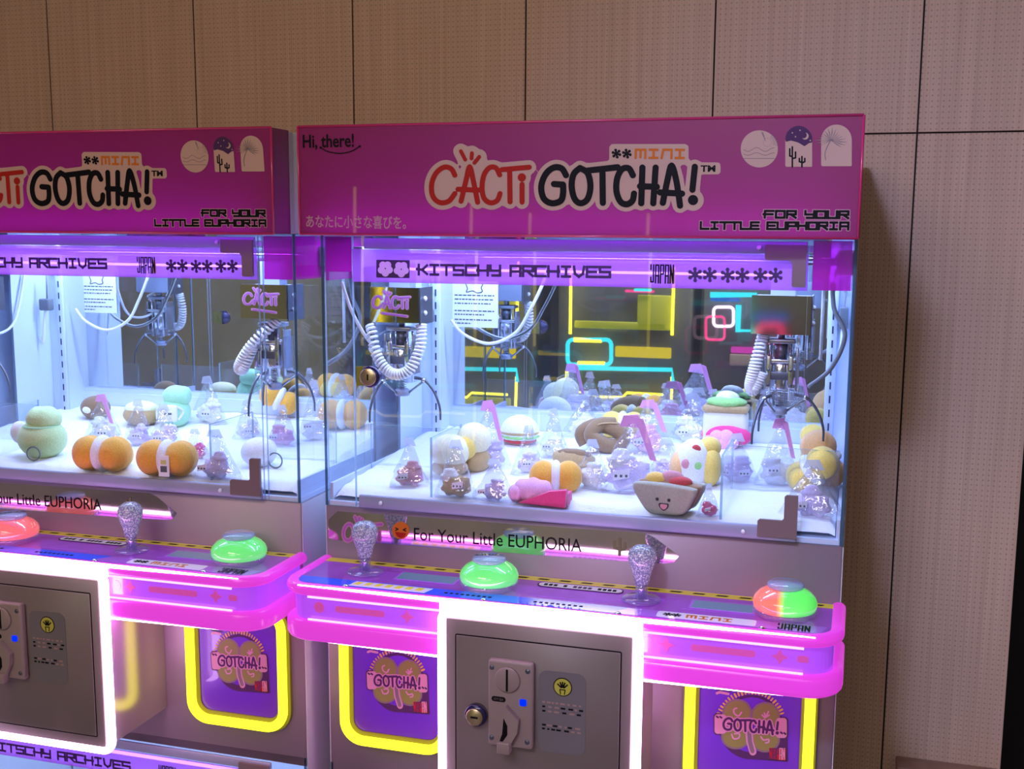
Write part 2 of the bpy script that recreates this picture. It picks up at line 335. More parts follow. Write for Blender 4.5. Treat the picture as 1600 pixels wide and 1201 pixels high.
        for k, g, r in L:
            if k == 'poly': bx = [p[0] for p in g]; by = [p[1] for p in g]; e = 2 * c
            elif k == 'disc': bx = [g[0] - g[2], g[0] + g[2]]; by = [g[1] - g[3], g[1] + g[3]]; e = 2 * c
            else: bx = [g[0], g[2]]; by = [g[1], g[3]]; e = r * 1.5 + 2 * c
            i0, i1 = max(0, int((min(bx) - e - x0) / c)), min(nx, int((max(bx) + e - x0) / c) + 2); j0, j1 = max(0, int((min(by) - e - y0) / c)), min(ny, int((max(by) + e - y0) / c) + 2)
            x = X[None, i0:i1]; y = Y[j0:j1, None]
            if k == 'poly':
                ins = np.zeros((j1 - j0, i1 - i0), bool); dd = np.full(ins.shape, 1e9); n = len(g)
                for a in range(n):
                    (ax, ay), (bx_, by_) = g[a], g[(a + 1) % n]; ex, ey = bx_ - ax, by_ - ay; l2 = ex * ex + ey * ey
                    if l2 < 1e-18: continue
                    t = np.clip(((x - ax) * ex + (y - ay) * ey) / l2, 0, 1); dd = np.minimum(dd, np.hypot(x - ax - t * ex, y - ay - t * ey))
                    if abs(ey) > 1e-12: ins ^= ((ay > y) != (by_ > y)) & (x < ex * (y - ay) / ey + ax)
                d = np.where(ins, -dd, dd)
            elif k == 'disc': d = (np.hypot((x - g[0]) / g[2], (y - g[1]) / g[3]) - 1) * min(g[2], g[3])
            else:
                ex, ey = g[2] - g[0], g[3] - g[1]; l = math.hypot(ex, ey) or 1e-9
                if k == 'cap': t = np.clip(((x - g[0]) * ex + (y - g[1]) * ey) / (l * l), 0, 1); d = np.hypot(x - g[0] - t * ex, y - g[1] - t * ey) - r
                else:
                    al = np.abs(((x - g[0]) * ex + (y - g[1]) * ey) / l - l / 2) - l / 2 - r; pe = np.abs((x - g[0]) * ey - (y - g[1]) * ex) / l - r; d = np.maximum(al, pe)
            F[j0:j1, i0:i1] = np.minimum(F[j0:j1, i0:i1], d)
        F = np.where(np.abs(F) < c * 1e-3, c * 1e-3, F); ins = F < 0; vid = {}; vs = []; fs = []
        def V(p):
            k = (round(p[0] / c * 64), round(p[1] / c * 64))
            if k not in vid: vid[k] = len(vs); vs.append(mp(Vector((p[0], p[1]))))
            return vid[k]
        cnt = ins[:-1, :-1].astype(int) + ins[:-1, 1:] + ins[1:, 1:] + ins[1:, :-1]
        for j in range(ny - 1):
            row = cnt[j]; i = 0; idx = np.nonzero(row)[0]; last = -1
            for i in idx:
                if i <= last: continue
                if row[i] == 4:
                    e = i
                    while e + 1 < nx - 1 and row[e + 1] == 4: e += 1
                    last = e; fs.append([V((X[i], Y[j])), V((X[e + 1], Y[j])), V((X[e + 1], Y[j + 1])), V((X[i], Y[j + 1]))]); continue
                cs = [(i, j), (i + 1, j), (i + 1, j + 1), (i, j + 1)]; pl = []
                for a in range(4):
                    (ia, ja), (ib, jb) = cs[a], cs[(a + 1) % 4]; fa, fb = F[ja, ia], F[jb, ib]
                    if fa < 0: pl.append((X[ia], Y[ja]))
                    if (fa < 0) != (fb < 0): t = fa / (fa - fb) if abs(fb) < 1e8 else 0.1; pl.append((X[ia] + (X[ib] - X[ia]) * t, Y[ja] + (Y[jb] - Y[ja]) * t))
                q = []
                for p in pl:
                    v = V(p)
                    if v not in q: q.append(v)
                if len(q) > 2: fs.append(q)
        s.add(vs, fs, m)
    def build(s, name, parent=None, loc=None, rot=None):
        s.fuse(); me = bpy.data.meshes.new(name); me.from_pydata([tuple(q) for q in s.v], [], s.f)
        for m in s.mats: me.materials.append(m)
        for p, k, q in zip(me.polygons, s.m, s.sm): p.material_index = k; p.use_smooth = q
        me.validate(); me.update(); o = bpy.data.objects.new(name, me); C.objects.link(o)
        if parent: o.parent = parent
        if loc is not None: o.location = loc
        if rot is not None: o.rotation_euler = rot
        return o
def rrect(x0, x1, z0, z1, r, n=6):
    out = []
    for cx, cz, a0 in ((x1 - r, z1 - r, 0), (x0 + r, z1 - r, 90), (x0 + r, z0 + r, 180), (x1 - r, z0 + r, 270)):
        for k in range(n + 1):
            a = math.radians(a0 + 90 * k / n); out.append((cx + r * math.cos(a), cz + r * math.sin(a)))
    return out
def tag(o, label=None, cat=None, group=None, kind=None):
    for k, v in (('label', label), ('category', cat), ('group', group), ('kind', kind)):
        if v: o[k] = v
    return o
def empty(name, loc=(0, 0, 0), rot=(0, 0, 0)):
    o = bpy.data.objects.new(name, None); C.objects.link(o); o.location = loc; o.rotation_euler = rot; o.empty_display_size = 0.05; return o
def kids(o): return [c for c in bpy.data.objects if c.parent == o]
def copy_tree(o, parent=None):
    c = o.copy(); C.objects.link(c)
    if parent: c.parent = parent
    for ch in kids(o): copy_tree(ch, c)
    return c
def text_mesh(b, txt, size, m, mp, shear=0.0, bold=0.0, sx=1.0):
    """flat lettering from the built-in typeface, baseline start at 2-D origin of mp"""
    cu = bpy.data.curves.new('lettering', 'FONT'); cu.body = txt; cu.size = size; cu.shear = shear; cu.offset = bold; cu.resolution_u = 3
    o = bpy.data.objects.new('lettering', cu); C.objects.link(o); dg = bpy.context.evaluated_depsgraph_get()
    me = bpy.data.meshes.new_from_object(o.evaluated_get(dg))
    b.add([mp(Vector((v.co.x * sx, v.co.y))) for v in me.vertices], [tuple(p.vertices) for p in me.polygons], m)
    wd = max([v.co.x * sx for v in me.vertices] or [0])
    bpy.data.objects.remove(o); bpy.data.meshes.remove(me); bpy.data.curves.remove(cu); return wd
# ------------------------------------------------------------------ the setting
def struct(o): o['kind'] = 'structure'; return o
WY = 0.64
struct(MB().box(-3.4, 3.4, -6.7, 1.4, -0.06, 0, 'floor').build('floor'))
struct(MB().box(-3.4, 3.4, -6.7, 1.4, 3.0, 3.06, 'ceiling').build('ceiling'))
struct(MB().box(-3.46, -3.4, -6.7, 1.4, 0, 3.0, 'roomwall').build('wall_left'))
struct(MB().box(3.4, 3.46, -6.7, 1.4, 0, 3.0, 'roomwall').build('wall_right'))
struct(MB().box(-3.4, 3.4, -6.76, -6.7, 0, 3.0, 'roomwall').build('wall_front'))
wb = MB(); pw = 0.3955; x0 = 0.9578; HS = 1.752
for i in range(-11, 1):
    a = x0 + i * pw; e = min(a + pw, 1.19)
    for z0, z1 in ((0, HS), (HS, 3.0)): wb.box(a + 0.0018, e - 0.0018, WY, WY + 0.02, z0 + 0.0018, z1 - 0.0018, 'wood')
wb.box(-3.4, 1.186, WY + 0.006, WY + 0.12, 0, 3.0, 'seam')
struct(wb.build('wall_back'))
struct(MB().box(1.19, 3.4, 1.2, 1.3, 0, 3.0, 'black').build('wall_recess'))
lg = MB(); lg.box(0.985, 1.185, 0.585, WY, 0.465, 0.479, 'wood_trim', 0.003); lg.box(0.99, 1.01, 0.6, WY, 0.0, 0.465, 'wood_trim'); lg.box(1.165, 1.185, 0.6, WY, 0.0, 0.465, 'wood_trim'); lg.box(1.01, 1.165, 0.6, WY, 0.43, 0.465, 'wood_trim')
lg.box(1.01, 1.165, 0.625, WY, 0.0, 0.43, 'seam')
tag(lg.build('wall_niche'), 'low wooden niche with dark opening against wood wall right of the machines', 'niche')

# ------------------------------------------------------------------ lettering
HC = lambda u, v: (640 + u / 3.2, 220 + v / 3.2)
CACTI = [[(226, 170), (208, 138), (172, 130), (132, 160), (110, 215), (116, 275), (150, 306), (195, 300), (226, 262)],
         [(257, 300), (282, 195), (300, 128), (318, 195), (340, 305)], [(242, 240), (342, 245)],
         [(450, 168), (432, 134), (400, 132), (372, 168), (362, 230), (372, 285), (405, 308), (438, 296), (452, 262)],
         [(462, 142), (598, 130)], [(500, 142), (502, 303)], [(562, 216), (562, 304)]]
SPROUT = [[(256, 50), (278, 92)], [(311, 60), (309, 86)], [(348, 78), (324, 108)]]
GOTCHA = [[(782, 170), (760, 136), (720, 132), (680, 165), (658, 225), (670, 285), (710, 310), (755, 298), (767, 262), (767, 218)], [(766, 217), (722, 214)],
          [(852, 134), (820, 165), (810, 225), (825, 288), (856, 310), (890, 288), (904, 225), (890, 160), (852, 134)],
          [(880, 148), (1040, 130)], [(964, 145), (966, 308)],
          [(1116, 170), (1096, 136), (1062, 140), (1038, 185), (1034, 250), (1054, 302), (1086, 315), (1114, 297), (1122, 262)],
          [(1164, 132), (1158, 310)], [(1230, 132), (1218, 310)], [(1152, 225), (1236, 228)],
          [(1266, 308), (1290, 190), (1310, 122), (1334, 200), (1352, 322)], [(1252, 256), (1362, 262)], [(1426, 128), (1414, 242)]]
def soft(p): return smoothpts([(q[0], q[1], 0) for q in p], 5) if len(p) > 3 else [Vector((q[0], q[1], 0)) for q in p]
TECH = {'A': [[(0, 0), (0, 1), (1, 1), (1, 0)], [(0, .45), (1, .45)]], 'C': [[(1, 1), (0, 1), (0, 0), (1, 0)]], 'E': [[(1, 1), (0, 1), (0, 0), (1, 0)], [(0, .5), (.9, .5)]],
        'F': [[(1, 1), (0, 1), (0, 0)], [(-.15, .5), (.9, .5)]], 'H': [[(0, 1), (0, 0)], [(1, 1), (1, 0)], [(-.1, .5), (1.1, .5)]], 'I': [[(.1, 1), (.9, 1)], [(.5, 1), (.5, 0)], [(.1, 0), (.9, 0)]],
        'K': [[(.1, 1), (.1, 0)], [(-.1, .55), (.5, .5), (1, .95)], [(.45, .5), (1, .05)]], 'L': [[(0, 1), (0, 0), (1, 0)]], 'M': [[(0, 0), (0, 1), (1, 1), (1, 0)], [(.5, 1), (.5, .1)]],
        'N': [[(0, 0), (.15, 1), (1, 1), (1, 0)]], 'O': [[(0, 0), (0, 1), (1, 1), (1, 0), (0, 0)]], 'P': [[(0, 0), (0, 1), (1, 1), (1, .45), (0, .45)]],
        'R': [[(0, 0), (0, 1), (1, 1), (1, .5), (0, .5)], [(.4, .5), (1, 0)]], 'S': [[(1, 1), (0, 1), (0, .5), (1, .5), (1, 0), (0, 0)]], 'T': [[(-.05, 1), (1.05, 1)], [(.5, 1), (.5, 0)]],
        'U': [[(0, 1), (0, 0), (1, 0), (1, 1)]], 'V': [[(0, 1), (.1, .3), (.5, 0), (.9, .3), (1, 1)]], 'Y': [[(0, 1), (0, .5), (1, .5)], [(1, 1), (1, 0), (.2, 0)]], 'J': [[(1, 1), (1, 0), (0, 0), (0, .3)]]}
def tech(b, txt, w, h, gap, r, m, mp, extra=0.0):
    x = 0
    for ch in txt:
        for st in TECH.get(ch, []): b.stroke([(x + p[0] * w, p[1] * h) for p in st], r + extra, m, mp, cap=False)
        x += w + gap if ch != ' ' else w * .8
    return x
def pixmap(plane, val): return lambda v: at(v.x, v.y, plane, val)
def linemap(p0, p1, plane, val):
    """2-D frame on a vertical plane: origin at photo point p0, x towards p1, y up; metres"""
    a = at(*p0, plane, val); d = (at(*p1, plane, val) - a).normalized(); up = Vector((0, 0, 1)); return a, d, lambda v: a + d * v.x + up * v.y
def tech_between(b, txt, p0, p1, capz, r, m, plane, val, out=None, gapf=0.3):
    a = at(*p0, plane, val); c = at(*p1, plane, val); L = (c - a).length; d = (c - a).normalized()
    n = sum(0.8 if ch == ' ' else 1.0 for ch in txt); g = sum(0 if ch == ' ' else 1 for ch in txt) - 1
    w = (L - 2 * r) / (n + gapf * g); mp = lambda v: a + d * (v.x + r) + Vector((0, 0, v.y + r))
    if out: tech(b, txt, w, capz - 2 * r, w * gapf, r, out, lambda v: mp(v) + Vector((0, 0.0003, 0)), 0.0011)
    tech(b, txt, w, capz - 2 * r, w * gapf, r, m, mp)
def aster(b, cx, cy, R, r, m, mp, rot=0.3):
    for k in range(3):
        a = rot + PI * k / 3; b.stroke([(cx - math.cos(a) * R, cy - math.sin(a) * R), (cx, cy), (cx + math.cos(a) * R, cy + math.sin(a) * R)], r, m, mp)
    for k in range(6):
        a = rot + PI * k / 3; b.disc((cx + math.cos(a) * R * .9, cy + math.sin(a) * R * .9), r * 1.5, m, mp, 10)
def japan(b, x0, x1, y0, y1, m, mp, m2=None):
    """tall condensed letters, 2-D frame, y0 bottom"""
    w = (x1 - x0) / 5; r = w * .145
    for i, ch in enumerate('JAPAN'):
        g = {'J': [[(.75, 1), (.75, .05), (.25, .05), (.2, .3)], [(.2, .75), (.2, 1)]], 'A': [[(.2, 0), (.2, 1), (.8, 1), (.8, 0)], [(.2, .4), (.8, .4)]], 'P': [[(.2, 0), (.2, 1), (.8, 1), (.8, .5), (.2, .5)]], 'N': [[(.2, 0), (.2, 1), (.8, 0), (.8, 1)]]}[ch]
        for st in g: b.stroke([(x0 + (i + p[0]) * w, y0 + p[1] * (y1 - y0)) for p in st], r, m2 if (m2 and i > 2) else m, mp, cap=False)

def gotcha_logo(parent):
    y = -0.0737
    b = MB(); mp = pixmap('Y', y); q = lambda pts: [HC(p.x, p.y) for p in pts]
    for st in CACTI + GOTCHA: b.stroke(q(soft(st)), 11.5 if st in GOTCHA else 11, 'white_print', mp, seg=16)
    for st in SPROUT: b.stroke(q(soft(st)), 12, 'white_print', mp)
    b.disc(HC(562, 180), 14, 'white_print', mp); b.disc(HC(1417, 294), 17, 'white_print', mp)
    for a in ((170, 220, 60), (430, 225, 60), (860, 225, 70), (1075, 225, 60), (300, 240, 40), (720, 240, 50)): b.disc(HC(a[0], a[1]), a[2] / 3.2, 'white_print', mp)
    b.poly([HC(u, v) for u, v in rrect(998, 1395, 14, 118, 16)], 'white_print', mp)
    b.poly([HC(u, v) for u, v in rrect(1430, 1555, 106, 166, 14)], 'white_print', mp)
    b.build('logo_backing', parent)
    b = MB(); mp = pixmap('Y', y - 0.0005)
    for st in CACTI: b.stroke(q(soft(st)), 4.0, 'red_print', mp)
    for st in SPROUT: b.stroke(q(soft(st)), 3.0, 'red_print', mp)
    b.disc(HC(561, 181), 6.5, 'red_print', mp)
    for st in GOTCHA: b.stroke(q(soft(st)), 4.9, 'ink', mp)
    b.disc(HC(1417, 294), 8, 'ink', mp)
    for cx in (1034, 1086): aster(b, *HC(cx, 62), 6.2, 1.5, 'ink', mp)
    a, d, fm = linemap(HC(1130, 83), HC(1378, 84), 'Y', y - 0.0005)
    L = 0.0735; w = L / 5.2
    tech(b, 'MINI', w, 0.0115, w * .35, 0.0017, 'orange_print', fm)
    a, d, fm = linemap(HC(1455, 152), HC(1542, 152), 'Y', y - 0.0005); text_mesh(b, 'TM', 0.0125, 'ink', fm, sx=1.25, bold=0.0004)
    b.build('logo_lettering', parent)
def header_print(parent):
    y = -0.0737; b = MB()
    a, d, fm = linemap((472, 230), (565, 228), 'Y', y); w = text_mesh(MB(), 'Hi, there!', 0.028, 'ink', fm)
    text_mesh(b, 'Hi, there!', 0.028, 'ink', fm, sx=0.089 / w, bold=0.0006)
    mp = pixmap('Y', y); b.stroke(smoothpts([(501, 230, 0), (512, 236, 0), (530, 239, 0), (548, 236, 0), (562, 228, 0)], 5), 0.9, 'ink', mp)
    b.disc((501, 230), 2, 'ink', mp, 10); b.disc((562, 228), 2, 'ink', mp, 10)
    b.build('greeting_lettering', parent); b = MB()
    tech_between(b, 'FOR YOUR', (1193, 341), (1327, 342), 0.0125, 0.0016, 'ink', 'Y', y - 0.0004, 'pink_print')
    tech_between(b, 'LITTLE EUPHORIA', (1093, 358.5), (1327, 359.5), 0.0125, 0.0016, 'ink', 'Y', y - 0.0004, 'pink_print')
    b.build('slogan_lettering', parent)
    b = MB(); a, d, fm = linemap((477, 353), (655, 356), 'Y', y)
    jt = '\u3042\u306a\u305f\u306b\u5c0f\u3055\u306a\u559c\u3073\u3092\u3002'
    wd = text_mesh(MB(), jt, 0.02, 'pink_print', fm); text_mesh(b, jt, 0.0215, 'pink_print', fm, sx=0.173 / wd * 0.93, bold=0.0003); b.build('small_lettering', parent)
    # three badges
    b = MB(); mp = pixmap('Y', y - 0.0002); mq = pixmap('Y', y - 0.0005)
    b.disc((1186.5, 232), 29, 'white_print', mp, 40)
    for k in range(9):
        an = math.radians(-100 + k * 14); b.stroke([(1199 + 9 * math.cos(an), 223 + 9 * math.sin(an)), (1199 + 16 * math.cos(an), 223 + 16 * math.sin(an))] if k > 2 else [(1196, 220), (1190 + k, 206)], 0.35, 'grey_print', mq)
    for yy, am in ((233, 3), (240, 2), (247, 0)): b.stroke(smoothpts([(1162 + 6 * i, yy + am * math.sin(i * 1.4), 0) for i in range(9)], 3), 0.45, 'grey_print', mq)
    for k in range(16): b.disc((1199 + 6.5 * math.cos(k * PI / 8), 222 + 6.5 * math.sin(k * PI / 8)), 0.5, 'grey_print', mq, 6)
    b.build('sun_badge', parent)
    def arch(x0, x1, yb, yt): r = (x1 - x0) / 2; return [(x0, yb), (x1, yb)] + [((x0 + x1) / 2 + r * math.cos(PI * k / 14), yt + r - r * math.sin(PI * k / 14)) for k in range(15)]
    b = MB(); b.poly(arch(1227, 1269, 260, 196), 'white_print', mp); r = 21
    b.poly([(1248 + r * math.cos(PI * k / 14), 217 - r * math.sin(PI * k / 14)) for k in range(15)] + [(1228, 221), (1236, 219), (1247, 222), (1257, 228), (1264, 223), (1269, 222)], 'plum_print', mq)
    b.disc((1258, 212), 5.5, 'white_print', pixmap('Y', y - 0.0007), 16); b.disc((1255.5, 210.5), 5, 'plum_print', pixmap('Y', y - 0.0009), 16)
    for p in ((1250, 203), (1243, 213), (1266, 219), (1238, 207)): b.disc(p, 1.1, 'white_print', pixmap('Y', y - 0.0007), 8)
    for st in ([(1238, 260), (1238, 229)], [(1234, 232), (1234, 243), (1238, 244)], [(1243, 237), (1243, 246), (1238, 247)], [(1253, 260), (1253, 244)], [(1249, 247), (1249, 252), (1253, 253)], [(1257.5, 247), (1257.5, 252), (1253, 254)]): b.stroke(st, 1.3, 'ink', mq)
    b.build('cactus_badge', parent)
    b = MB(); b.poly(arch(1283, 1331, 259, 194), 'white_print', mp)
    for k in range(17):
        an = math.radians(150 + k * 15.5); L = 17 + 3 * math.sin(k); c = (1298.5, 219); tip = (c[0] + L * math.cos(an) * 1.25, c[1] + L * math.sin(an)); mid = (c[0] + L * .65 * math.cos(an + .09) * 1.2, c[1] + L * .65 * math.sin(an + .09))
        b.poly([c, mid, tip], 'white_print' if tip[0] < 1284 else 'grey_print', mq)
        b.stroke([c, tip], 0.3, 'grey_print', mq)
    b.stroke(smoothpts([(1298, 219, 0), (1292, 230, 0), (1289, 240, 0), (1290, 249, 0)], 4), 0.7, 'grey_print', mq); b.build('palm_badge', parent)

def film_print(parent, name, dz=0.0):
    b = MB(); y = -0.0085; sh = Vector((0, 0, dz)); mp = lambda v: at(v.x, v.y, 'Y', y) + sh
    b.poly([(588, 405), (640, 406), (640, 434), (588, 433)], 'ink_violet', mp); mq = lambda v: at(v.x, v.y, 'Y', y - 0.0003) + sh
    for cx, cy in ((602, 419), (627, 420)):
        for k in range(5): an = 0.3 + 2 * PI * k / 5; b.disc((cx + 6.5 * math.cos(an), cy + 7 * math.sin(an)), 5.6, 'film_petal', mq, 12)
    b.build('clover_print', parent); b = MB()
    def tb(txt, p0, p1, cap):
        a = at(*p0, 'Y', y); c = at(*p1, 'Y', y); d = (c - a).normalized(); r = 0.0021; n = sum(0.8 if q == ' ' else 1 for q in txt); g = sum(q != ' ' for q in txt) - 1
        w = ((c - a).length - 2 * r) / (n + .3 * g); tech(b, txt, w, cap - 2 * r, w * .3, r, 'ink_violet', lambda v: a + d * (v.x + r) + Vector((0, 0, v.y + r)) + sh)
    tb('KITSCHY ARCHIVES', (651, 430), (955, 434.5), 0.0195)
    b.build('title_lettering', parent); b = MB()
    a = at(1015, 441, 'Y', y); jm = lambda v: a + Vector((v.x, 0, v.y)) + sh
    japan(b, 0, 0.0375, 0, 0.027, 'ink', jm); jn = lambda v: a + Vector((v.x, 0.0002, v.y)) + sh
    b.poly([(.03, 0), (.0385, 0), (.0385, .02), (.034, .024), (.03, .012)], 'pink_print', jn)
    b.build('country_lettering', parent); b = MB()
    for px in (1086, 1109, 1137, 1160, 1188, 1212): aster(b, px, 428.5 if px < 1130 else 429.5, 10.0, 2.0, 'ink_violet', mp, 0.5)
    b.build('asterisk_print', parent)
M['film_petal'] = P('film_petal', (0.75, 0.55, 1.0), 0.5)

def emblem(parent, dx):
    b = MB(); 
    def mp_(k): return lambda v: at(1100 + v.x / 9.236, 1060 + v.y / 9.236, 'Y', -0.0062 - 0.0002 * k) + Vector((dx, 0, 0))
    m = [mp_(k) for k in range(14)]
    b.disc((680, 690), 465, 'plum_print', m[0], 48); b.poly([(640, 1150), (1200, 1195), (1215, 1180), (1205, 860), (900, 700)], 'plum_print', m[0])
    b.disc((690, 660), 395, 'door_purple', m[2], 48)
    for k in range(24):
        an = math.radians(200 + k * 6.1); c = (672 + 480 * math.cos(an), 655 + 470 * math.sin(an)); rr = random.uniform(18, 27)
        b.stroke([(c[0] - rr * math.cos(an), c[1] - rr * math.sin(an)), (c[0] + rr * math.cos(an), c[1] + rr * math.sin(an))], random.uniform(10, 16), 'gold_print', m[1])
    b.stroke([(185, 205), (230, 190), (350, 215)], 18, 'pink_print', m[1]); b.stroke([(180, 150), (380, 175)], 10, 'plum_print', m[0], cap=False)
    for cx, cy, rx, ry in ((478, 490, 215, 205), (885, 535, 212, 205), (460, 825, 215, 190), (885, 875, 212, 185)):
        b.disc((cx, cy), rx, 'grey_print', m[4], 32, ry); b.disc((cx, cy), rx - 28, 'olive_print', m[5], 32, ry - 28)
    b.stroke([(648, 740), (660, 900), (705, 1050)], 52, 'pink_print', m[6]); b.stroke([(650, 740), (662, 900), (700, 1040)], 30, 'grey_print', m[7])
    for st in ([(470, 420), (430, 440), (440, 500), (500, 530), (540, 480)], [(400, 800), (430, 860), (500, 850), (510, 790), (440, 790)], [(820, 830), (860, 880), (930, 870), (930, 910), (890, 920)], [(840, 520), (880, 560), (940, 520)], [(870, 490), (890, 550), (930, 470)]): b.stroke(soft(st), 11, 'pink_print', m[8])
    b.poly(rrect(135, 300, 490, 805, 50), 'plum_print', m[3]); b.poly(rrect(1060, 1212, 545, 865, 50), 'plum_print', m[3])
    b.poly(rrect(152, 320, 508, 790, 45), 'pink_print', m[8]); b.poly(rrect(1040, 1196, 562, 850, 45), 'pink_print', m[8])
    G = lambda p: (282 + (p.x - 658) * 1.02, 562 + (p.y - 132) * 0.92 + (p.x - 658) * 0.085)
    for st in GOTCHA: b.stroke([G(p) for p in soft(st)], 34, 'pink_print', m[9])
    b.disc(G(Vector((1417, 296))), 44, 'pink_print', m[9])
    for st in GOTCHA: b.stroke([G(p) for p in soft(st)], 17, 'plum_print', m[10])
    b.disc(G(Vector((1417, 296))), 25, 'plum_print', m[10])
    for c in ((190, 545), (240, 550), (1115, 775), (1165, 785)): b.stroke([(c[0] - 8, c[1] - 6), (c[0] + 12, c[1] + 8)], 14, 'plum_print', m[10])
    b.poly([(940, 990), (1180, 1010), (1175, 1175), (945, 1150)], 'red_print', m[11])
    japan(b, 950, 1172, 1160, 1000, 'plum_print', m[12], 'pink_print')
    b.build('clover_emblem', parent)

# ------------------------------------------------------------------ the claw machine
def pane(x0, x1, y0, y1, z0, z1, thin, m='glass', e='edge', front=None):
    b = MB(); vs = [(x, y, z) for z in (z0, z1) for y in (y0, y1) for x in (x0, x1)]
    F = {'Z-': (0, 2, 3, 1), 'Z+': (4, 5, 7, 6), 'Y-': (0, 1, 5, 4), 'Y+': (2, 6, 7, 3), 'X-': (0, 4, 6, 2), 'X+': (1, 3, 7, 5)}
    for k, f in F.items(): b.add([vs[i] for i in f], [(0, 1, 2, 3)], m if k[0] == thin else (front if (front and k == 'Y-') else e))
    return b
def sweep(b, path, prof, m, z=0.0, close=True, smooth=True):
    n = len(path); k = len(prof); vs = []
    for i in range(n):
        a = Vector(path[max(0, i - 1)]); c = Vector(path[min(n - 1, i + 1)]); d = (c - a).normalized(); nn = Vector((d.y, -d.x)); p = Vector(path[i])
        for q in prof: vs.append((p.x + nn.x * q[0], p.y + nn.y * q[0], z + q[1]))
    fs = [(i * k + j, i * k + (j + 1) % k, (i + 1) * k + (j + 1) % k, (i + 1) * k + j) for i in range(n - 1) for j in range(k if close else k - 1)]
    if close: fs += [tuple(range(k))[::-1], tuple((n - 1) * k + j for j in range(k))]
    return b.add(vs, fs, m, smooth)
W = 0.86; D = 0.56; PY = -0.16
def panel_path(ins=0.0, y0=0.0, ya=None):
    r = 0.045 - ins; x0, x1, yf = ins, W - ins, PY + ins
    L = [(x0, y0), (x0, yf + r)] + [(x0 + r - r * math.cos(a), yf + r - r * math.sin(a)) for a in [PI / 2 * k / 8 for k in range(1, 9)]]
    R = [(W - p[0], p[1]) for p in reversed(L)]; return L + R

